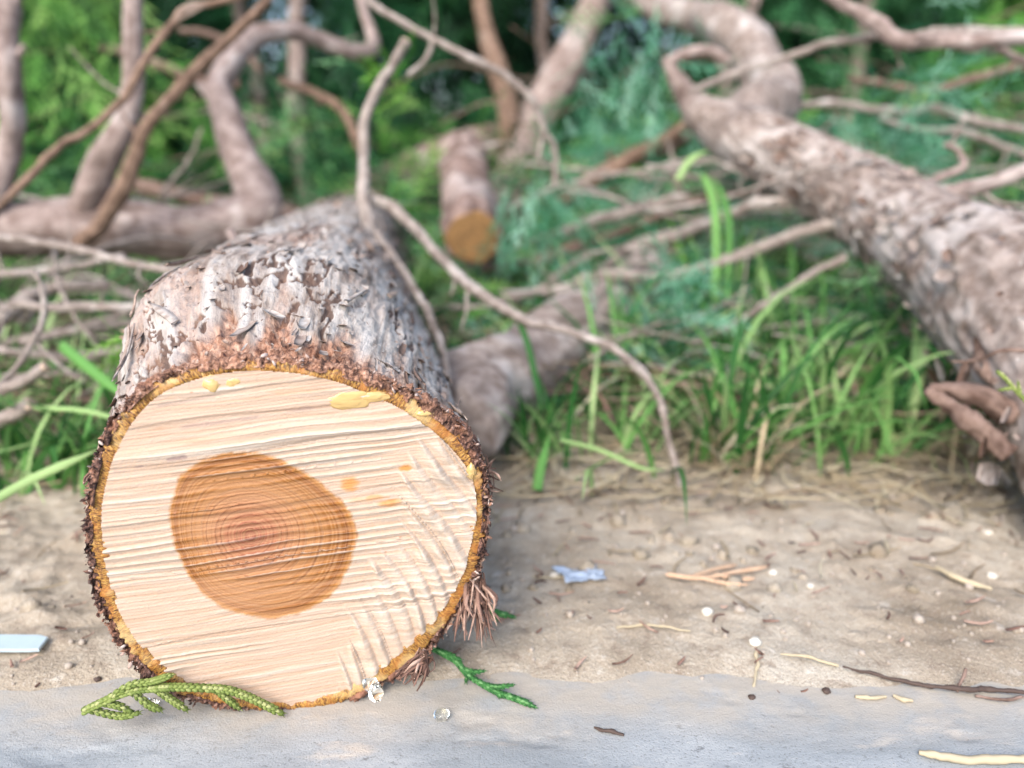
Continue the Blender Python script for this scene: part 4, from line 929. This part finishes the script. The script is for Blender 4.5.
tuft(40, 480, 30, (.08, .15), (.005, .008), 'broad-bladed grass tuft at the left edge above the dirt', spread=.03, droop=(.4, 1.2))
tuft(720, 330, 22, (.12, .22), (.008, .016), 'yellow-green broad-leaved shoots standing right of centre', 'limeleaf', spread=.03, droop=(.2, .8))
def blade_thing(pts, w, mat, label, rnd=.6):
    P = [at(*p) for p in pts]; V, Fc = ribbon(catmull(P, 12), w, .0002, 16, .3); V2 = V
    tag(obj('long_grass', V, Fc, M[mat], attrs={'rnd': np.full(len(V), rnd)}), label, 'grass blade', 'single long grass blades')
blade_thing([(-20,508,.50,),(30,480,.52),(70,462,.53),(98,450,.54)], .0065, 'grass', 'long pale grass blade slanting up to the left side of the big log', .95)
blade_thing([(30,408,.62),(80,410,.60),(120,420,.60),(150,432,.60)], .004, 'grass', 'thin pale blade arching level just left of the big log', .9)
blade_thing([(60,345,.64),(85,365,.62),(110,385,.61),(130,402,.60)], .009, 'grass', 'broad green blade slanting down behind the log left edge', .6)
blade_thing([(515,310,.72),(528,345,.70),(536,380,.69),(544,420,.66)], .006, 'grass', 'upright dark green blade in front of the grey-pink log', .3)
blade_thing([(537,490,.60),(541,465,.61),(550,435,.63)], .008, 'grass', 'short broad blade drooping onto the dirt right of the big log', .65)
blade_thing([(560,440,.63),(600,450,.62),(640,468,.60),(665,470,.59)], .0035, 'grass', 'yellowish blade trailing over the straw beside the crooked twig', .9)
blade_thing([(716,300,.95),(716,215,.95),(706,180,.95),(699,176,.95)], .011, 'grass', 'tall yellow-green leaf shoot with a bent tip under the leaning trunk', .7)
blade_thing([(727,300,.95),(730,230,.95),(722,195,.95),(712,176,.95)], .009, 'grass', 'second yellow-green shoot just right of the bent-tipped one', .5)
blade_thing([(678,180,.92),(690,160,.92),(708,150,.92)], .008, 'grass', 'small curled pale leaf under the start of the leaning trunk', .9)

# ------------------------------------------------------------------ litter on the dirt
def straw_litter():
    def lay(n, x0, x1, y0, y1, L, w, mat, name, label, dens=None, lift=.002, pw=1.0):
        X = rng.uniform(x0, x1, n); Yv = y0+(y1-y0)*rng.random(n)**pw; a = rng.uniform(0, math.pi, n)*.8-.3; parts = []; rn = []
        for i in range(n):
            l = rng.uniform(*L); d = np.array([math.cos(a[i]), math.sin(a[i])*.8, 0])*l/2; c = np.array([X[i], Yv[i], 0.]); b = np.array([-d[1], d[0], 0])*rng.normal(0, .25)
            pts = [c-d, c+b, c+d]
            for p in pts: p[2] = float(ground_h(np.array([p[0]]), np.array([p[1]]))[0])+lift+rng.random()*lift
            V, Fc = ribbon(pts, rng.uniform(*w), .0004, 5, 0, (0, 0, 1)); parts.append((V, Fc)); rn += [rng.random()]*len(V)
        V, Fc = merge(parts)
        tag(obj(name, V, Fc, M[mat], origin=(0, y0, 0), attrs={'rnd': rn}), label, 'litter', kind='stuff')
    lay(420, -.6, .75, .40, .80, (.010, .045), (.0006, .0018), 'straw', 'straw_litter', 'short dry straws scattered over the dirt', pw=.7)
    lay(560, .0, .75, .55, .78, (.03, .10), (.001, .0035), 'straw', 'straw_litter', 'mat of dry straw along the edge of the grass', lift=.006)
    lay(240, -.2, 1.1, .70, 1.3, (.06, .22), (.0015, .0035), 'straw', 'dead_stems', 'dry stems lying through the grass', lift=.035)
    lay(170, -.1, .9, .68, 1.1, (.06, .2), (.002, .004), 'fibre', 'dead_stems', 'brown dead stems lying through the grass', lift=.03)
    lay(200, -1.0, -.25, .60, 1.1, (.06, .2), (.0015, .004), 'fibre', 'dead_stems', 'brown dead stems in the left grass', lift=.03)
    lay(200, -.7, -.1, .52, .80, (.02, .08), (.001, .003), 'straw', 'straw_litter', 'dry straw left of the big log', lift=.004)
    lay(520, -.6, .7, .345, .75, (.004, .018), (.0005, .0018), 'fibre', 'bark_litter', 'brown bark crumbs scattered over the dirt')
    lay(90, -.4, .4, .285, .345, (.0015, .005), (.0003, .0009), 'fibre', 'bark_litter', 'tiny bark crumbs on the concrete', lift=.0006)
straw_litter()
def pebbles():
    N = 2200; X = rng.uniform(-.6, .7, N); Yv = .335+.45*rng.random(N); P = gbase(X, Yv); P[:, 2] += .004
    r = rng.gamma(1.6, .0007, N).clip(.0004, .005); x, y, z = frames(rng.standard_normal((N, 3)))
    P[:, 2] += r*.3
    V, Fc, rn = scatter(*TEAR, np.stack([x*r[:, None]*1.5, y*r[:, None]*1.6, z*r[:, None]*1.5], -1), P)
    tag(obj('gravel', V, Fc, M['stone'], origin=(0, .4, 0)), 'small grey-brown grit scattered over the dirt', 'gravel', kind='stuff')
pebbles()
def clods():
    N = 1500; X = rng.uniform(-.7, .75, N); Yv = .40+.36*rng.random(N); k = (vnoise(X*9, Yv*9, seed=61) + .9*sst(.55, .72, Yv)+.9*np.exp(-((X-.06)/.07)**2-((Yv-.56)/.09)**2)+.5*sst(-.1, -.3, X)) > .35
    X, Yv = X[k], Yv[k]; N = len(X); P = gbase(X, Yv); r = rng.gamma(1.7, .0019, N).clip(.001, .010); P[:, 2] += .003+r*.15
    x, y, z = frames(rng.standard_normal((N, 3))); V, Fc, rn = scatter(*TEAR, np.stack([x*r[:, None]*1.5, y*r[:, None]*1.7, z*r[:, None]*1.3], -1), P)
    V = V+.0007*rng.standard_normal(V.shape)
    tag(obj('dirt_clods', V, Fc, M['dirt'], origin=(0, .4, 0), attrs={'veg': rn*.45}), 'crumbly clods of dirt scattered before the grass', 'dirt clods', kind='stuff')
clods()
def gz(px, py):
    g = gnd(px, py)
    for _ in range(4):
        z = float(ground_h(np.array([g[0]]), np.array([g[1]]))[0]); z = max(z, 0 if g[1] < Y_EDGE else z); g = gnd(px, py, z)
    return g
for (px, py, r, mt, lab) in ((555,577,7,'white','white pebble right beside the blue plastic scrap'), (755,644,9,'white','pale shell-like pebble lying alone in the middle of the dirt'),
        (707,613,8,'white','whitish flat pebble above the shell-like pebble'), (773,574,6,'white','small white pebble at the tip of the dried orange sprig'),
        (992,577,7,'white','white pebble nearest the right edge of the dirt'), (988,534,6,'white','white pebble just below the foot of the leaning trunk'),
        (810,587,5,'white','tiny white pebble right of the dried orange sprig'), (739,611,8,'stone','dark pebble beside the whitish flat pebble'),
        (826,692,6,'darkbit','dark brown crumb where the dirt meets the concrete'), (752,698,5,'darkbit','smaller dark crumb on the concrete rim below the shell-like pebble'), (98,680,5,'darkbit','dark crumb on the dirt edge left of the log foot')):
    g = gz(px, py); s = r*.72*np.dot(g-CAM, FW)/F; blob(g+Z3*s*.35, RT*s, np.array([0, s*.9, 0]), Z3*s*.62, 12, int(px), .2, 'pebble', mt, None, lab, 'pebble', 'pebbles on the dirt')
# blue scrap
def sheet(name, c, ax, ay, n, amp, mat, label, cat, seed, th=.0004):
    g = np.linspace(-1, 1, n); B, Aa = np.meshgrid(g, g, indexing='ij'); k = 1+.25*fbm(np.cos(np.arctan2(B, Aa))*2, np.sin(np.arctan2(B, Aa))*2, seed=seed)
    P = np.asarray(c)+(Aa*k)[..., None]*ax+(B*k)[..., None]*ay+(amp*(fbm(Aa*2+seed, B*2, seed=seed, oct=3)+.5))[..., None]*Z3
    V = P.reshape(-1, 3); V2 = V-Z3*th; f = gridfaces(n, n); FF = np.concatenate([f, f[:, ::-1]+len(V)])
    e = [(i, i+1) for i in range(n-1)]+[((i+1)*n-1, (i+2)*n-1) for i in range(n-1)]+[(n*n-1-i, n*n-2-i) for i in range(n-1)]+[((n-1-i)*n, (n-2-i)*n) for i in range(n-1)]
    FF = np.concatenate([FF, np.array([(b, a, a+len(V), b+len(V)) for a, b in e])])
    return tag(obj(name, np.concatenate([V, V2]), FF, M[mat]), label, cat)
g = gz(580, 578); sheet('plastic_scrap', g+Z3*.0015, np.array([.014, .002, 0]), np.array([-.003, .008, 0]), 20, .0035, 'plastic', 'crumpled scrap of blue plastic film lying on the dirt', 'plastic scrap', 3)
# pale blue card at the left edge
a, b, c2, d2 = gz(-60, 658), gz(40, 657), gz(51, 641), gz(-60, 641)
for q in (a, b, c2, d2): q[2] = max(q[2], .004)+.004
def slab_thing(name, pts, th, mat, label, cat, bev=.0008):
    pts = np.array(pts); c = pts.mean(0); lo = pts-Z3*th; inn = pts+(c-pts)*.03+Z3*.0004
    V = np.concatenate([lo, pts, inn]); n = len(pts); i = np.arange(n); j = (i+1) % n
    Fc = [(k, (k+1) % n, (k+1) % n+n, k+n) for k in range(n)]+[(k+n, (k+1) % n+n, (k+1) % n+2*n, k+2*n) for k in range(n)]+[tuple(range(2*n, 3*n)), tuple(range(n-1, -1, -1))]
    return tag(obj(name, V, Fc, M[mat], smooth=False), label, cat)
rc = [a, a*.1+b*.9, b*.97+c2*.03, b*.7+c2*.3, b*.15+c2*.85, b*.02+c2*.9+d2*.08, c2*.85+d2*.15, d2]
slab_thing('paper_card', rc, .0016, 'card', 'pale blue-white card lying flat at the left edge of the dirt', 'card')
# twigs on the dirt
def ground_twig(pts, mat, name, label, cat, na=8, rough=.25):
    P = [gz(p[0], p[1])+Z3*p[2] for p in pts]; R = [p[3] for p in pts]; _sd[0] += 3
    V, Fc, h = tube(P, R, na, None, rough, _sd[0], want_h=True)
    return tag(obj(name, V, Fc, M[mat], attrs={'h': h, 'rnd': np.full(len(V), .7)}), label, cat)
tw = ground_twig([(842,671,.003,.0006),(880,680,.003,.0009),(920,690,.003,.001),(958,695,.004,.0013),(990,694,.003,.0012),(1040,699,.003,.0012)], 'darkbit', 'ground_twig', 'thin black twig lying on the dirt edge at lower right', 'twig')
V, Fc, h = tube([gz(956, 696)+Z3*.003, gz(960, 690)+Z3*.006, gz(963, 683)+Z3*.009], .0009, 7, 12, .2, 4, want_h=True); obj('side_twig', V, Fc, M['dark'], tw, attrs={'h': h})
V, Fc, h = tube([gz(975, 699)+Z3*.002, gz(1000, 703)+Z3*.002, gz(1022, 700)+Z3*.002], .0008, 7, 16, .2, 9, want_h=True); obj('side_twig', V, Fc, M['dark'], tw, attrs={'h': h})
ground_twig([(918,757,.0025,.0014),(950,763,.0025,.0019),(990,765,.0025,.002),(1040,764,.0025,.002)], 'straw', 'straw_stalk', 'pale straw stalk on the concrete at the lower right corner', 'straw')
ground_twig([(756,655,.002,.0012),(757,670,.002,.0009),(753,690,.001,.0006)], 'straw', 'straw_stalk', 'short straw stalk below the shell-like pebble', 'straw')
ground_twig([(617,630,.002,.0006),(650,628,.002,.0008),(690,634,.002,.0006)], 'straw', 'straw_stalk', 'long pale straw lying level in the middle dirt', 'straw')
ground_twig([(780,657,.002,.0006),(810,662,.003,.0009),(838,669,.002,.0007)], 'straw', 'straw_stalk', 'golden straw pointing at the black twig', 'straw')
ground_twig([(855,698,.001,.0009),(872,700,.0015,.0012),(886,698,.001,.0008)], 'straw', 'straw_stalk', 'short yellow stalk on the concrete rim, left of its curved twin', 'straw')
ground_twig([(893,697,.001,.0009),(903,702,.0015,.0012),(912,702,.001,.0008)], 'straw', 'straw_stalk', 'short curved yellow stalk on the concrete rim under the black twig', 'straw')
ground_twig([(935,572,.004,.001),(960,585,.004,.002),(990,594,.004,.0012)], 'straw', 'straw_stalk', 'broken yellow straw lying right of centre below the trunk', 'straw')
ground_twig([(594,729,.001,.0005),(602,732,.0015,.0009),(612,733,.0015,.001),(624,737,.001,.0006)], 'darkbit', 'debris_crumb', 'ragged dark bit of debris on the concrete in front', 'debris')
for (s, e) in (((598,731),(594,726)),((606,733),(604,739)),((616,734),(618,730))):
    pass
# orange dried sprig
def scale_path(P, r, step=.0011, col=None):
    P = np.array(P); L = np.linalg.norm(np.diff(P, axis=0), axis=1).sum(); n = max(5, int(L/step)); C = catmull(P, n); D = np.gradient(C, axis=0); D /= np.linalg.norm(D, axis=1)[:, None]
    V0, F0 = tube(P, np.array([r*.55]*len(P)), 7, n, .02); V0f = np.concatenate([F0[:, [0, 1, 2]], F0[:, [0, 2, 3]]])
    ref = np.array([.05, -.6, .8]); Y_ = np.cross(D, ref); Y_ /= np.linalg.norm(Y_, axis=1)[:, None]; Zx = np.cross(Y_, D); parts = [(V0, V0f)]; rn = [np.full(len(V0), .4)]
    for k, (cy, cz) in enumerate(((1, 0), (-1, 0), (0, 1), (0, -1))):
        off = 0 if k < 2 else 1; idx = np.arange(off, n, 2); tp = np.clip(np.minimum(1, (n-idx)/5), .35, 1)
        o = Y_[idx]*cy+Zx[idx]*cz*.75; d = D[idx]+o*.42; x, y, z = frames(d, ref)
        s = step*3.3; w = r*1.35*tp; Rr = np.stack([x*s, y*w[:, None]*.8, z*w[:, None]*.8], -1)
        V, Fc, q = scatter(*TEAR, Rr, C[idx]+o*r*.48*tp[:, None]); parts.append((V, Fc)); rn.append(q*.5+.25+.25*(cz > 0))
    V, Fc = merge(parts); return V, Fc, np.concatenate(rn)
def sprig(name, stems, r, mat, label, cat, conv, step=.0011):
    ps = [scale_path(catmull([conv(*p) for p in s], 12), r*(1 if i == 0 else .85), step) for i, s in enumerate(stems)]
    V, Fc = merge([(p[0], p[1]) for p in ps]); return tag(obj(name, V, Fc, M[mat], attrs={'rnd': np.concatenate([p[2] for p in ps])}), label, cat, 'fallen sprigs on the ground')
def onfg(px, py, dd=0.0):
    d = ray(px, py); t = (np.dot(FP0-CAM, A)-.0075)/np.dot(d, A); p = CAM+d*t
    if p[2] < .002: p = gnd(px, py, .002)
    return p
sprig('green_sprig', [[(84,711),(107,700),(130,691),(154,688),(172,687),(205,688),(233,691),(259,702),(283,714)], [(109,698),(130,685),(149,682),(160,679),(172,675)], [(133,692),(149,705),(161,710)],
   [(156,689),(172,700),(187,710)], [(217,690),(229,700),(240,709)], [(92,710),(119,716),(139,713)], [(105,703),(119,706),(132,712)]], .0023, 'sprig', 'pale green scale-leaved sprig lying on the concrete against the log foot', 'sprig', onfg)
def onr(px, py):
    zc = np.interp(px, [425, 470, 540], [.408, .398, .381]); p = at(px, py, zc); p[2] = max(p[2], .0015); return p
sprig('green_sprig', [[(428,646),(442,653),(457,662),(467,674),(484,685),(499,693),(517,699),(535,707)], [(440,651),(450,655),(461,660)], [(465,670),(475,672),(484,671)], [(467,674),(466,682)], [(482,684),(497,687),(513,685)], [(499,693),(500,699)],[(517,699),(528,701)]],
   .0018, 'sprigb', 'vivid green sprig drooping to the concrete right of the log', 'sprig', onr)
sprig('green_sprig', [[(484,604),(496,612),(514,617)], [(484,600),(490,594)], [(492,612),(496,620)]], .0021, 'sprigb', 'short green sprig tip showing behind the hanging bark', 'sprig', lambda px, py: at(px, py, .43))
sprig('dried_sprig', [[(668,580),(700,583),(735,577),(765,572)], [(700,583),(722,588),(745,590)], [(690,582),(715,574),(735,570)], [(715,580),(740,584),(752,584)]], .0014, 'orange', 'dried orange-pink sprig lying flat on the middle dirt', 'sprig', lambda px, py: gz(px, py)+Z3*.004, .0016)
sprig('green_sprig', [[(1040,415),(1020,395),(1005,378),(998,372)], [(1020,395),(1018,382)], [(1012,388),(1000,390)]], .0018, 'sprig', 'tiny green leafy shoot on the leaning trunk bark at right edge', 'sprig', lambda px, py: at(px, py, .47))

# ------------------------------------------------------------------ light, sky, camera
w = bpy.data.worlds.new('World'); S.world = w; w.use_nodes = True; nt = w.node_tree
sky = nt.nodes.new('ShaderNodeTexSky'); sky.sky_type = 'NISHITA'; sky.sun_disc = False
SUN_EL, SUN_AZ = math.radians(42), math.radians(202)                  # azimuth clockwise from +Y; sun behind the camera, to the left
sky.sun_elevation = SUN_EL; sky.sun_rotation = SUN_AZ; sky.air_density = 1.0; sky.dust_density = 2.5; sky.ozone_density = 1.0
nt.links.new(sky.outputs[0], nt.nodes['Background'].inputs[0]); nt.nodes['Background'].inputs[1].default_value = .15
sd = np.array([math.sin(SUN_AZ)*math.cos(SUN_EL), math.cos(SUN_AZ)*math.cos(SUN_EL), math.sin(SUN_EL)])
L = bpy.data.lights.new('sun', 'SUN'); L.energy = 1.05; L.angle = math.radians(36); L.color = (1, .955, .89)
lo = bpy.data.objects.new('sun', L); COL.objects.link(lo); lo.rotation_euler = Vector(-sd).to_track_quat('-Z', 'Y').to_euler(); lo.location = (0, 0, 5)
cam = bpy.data.cameras.new('camera'); co = bpy.data.objects.new('camera', cam); COL.objects.link(co); S.camera = co
co.location = CAM; co.rotation_euler = (math.pi/2-PITCH, 0, 0); cam.sensor_width = 36; cam.lens = F/1024*36; cam.clip_start = .01; cam.clip_end = 1500
cam.dof.use_dof = True; cam.dof.focus_distance = float(np.dot(CF-CAM, FW)); cam.dof.aperture_fstop = 26/1000/.0070
S.view_settings.view_transform = 'Standard'; S.view_settings.look = 'None'; S.view_settings.gamma = 1; S.view_settings.exposure = 1.5
S.render.engine = 'CYCLES'
S.cycles.use_denoising = True; S.cycles.max_bounces = 8; S.cycles.transparent_max_bounces = 8; S.cycles.diffuse_bounces = 4
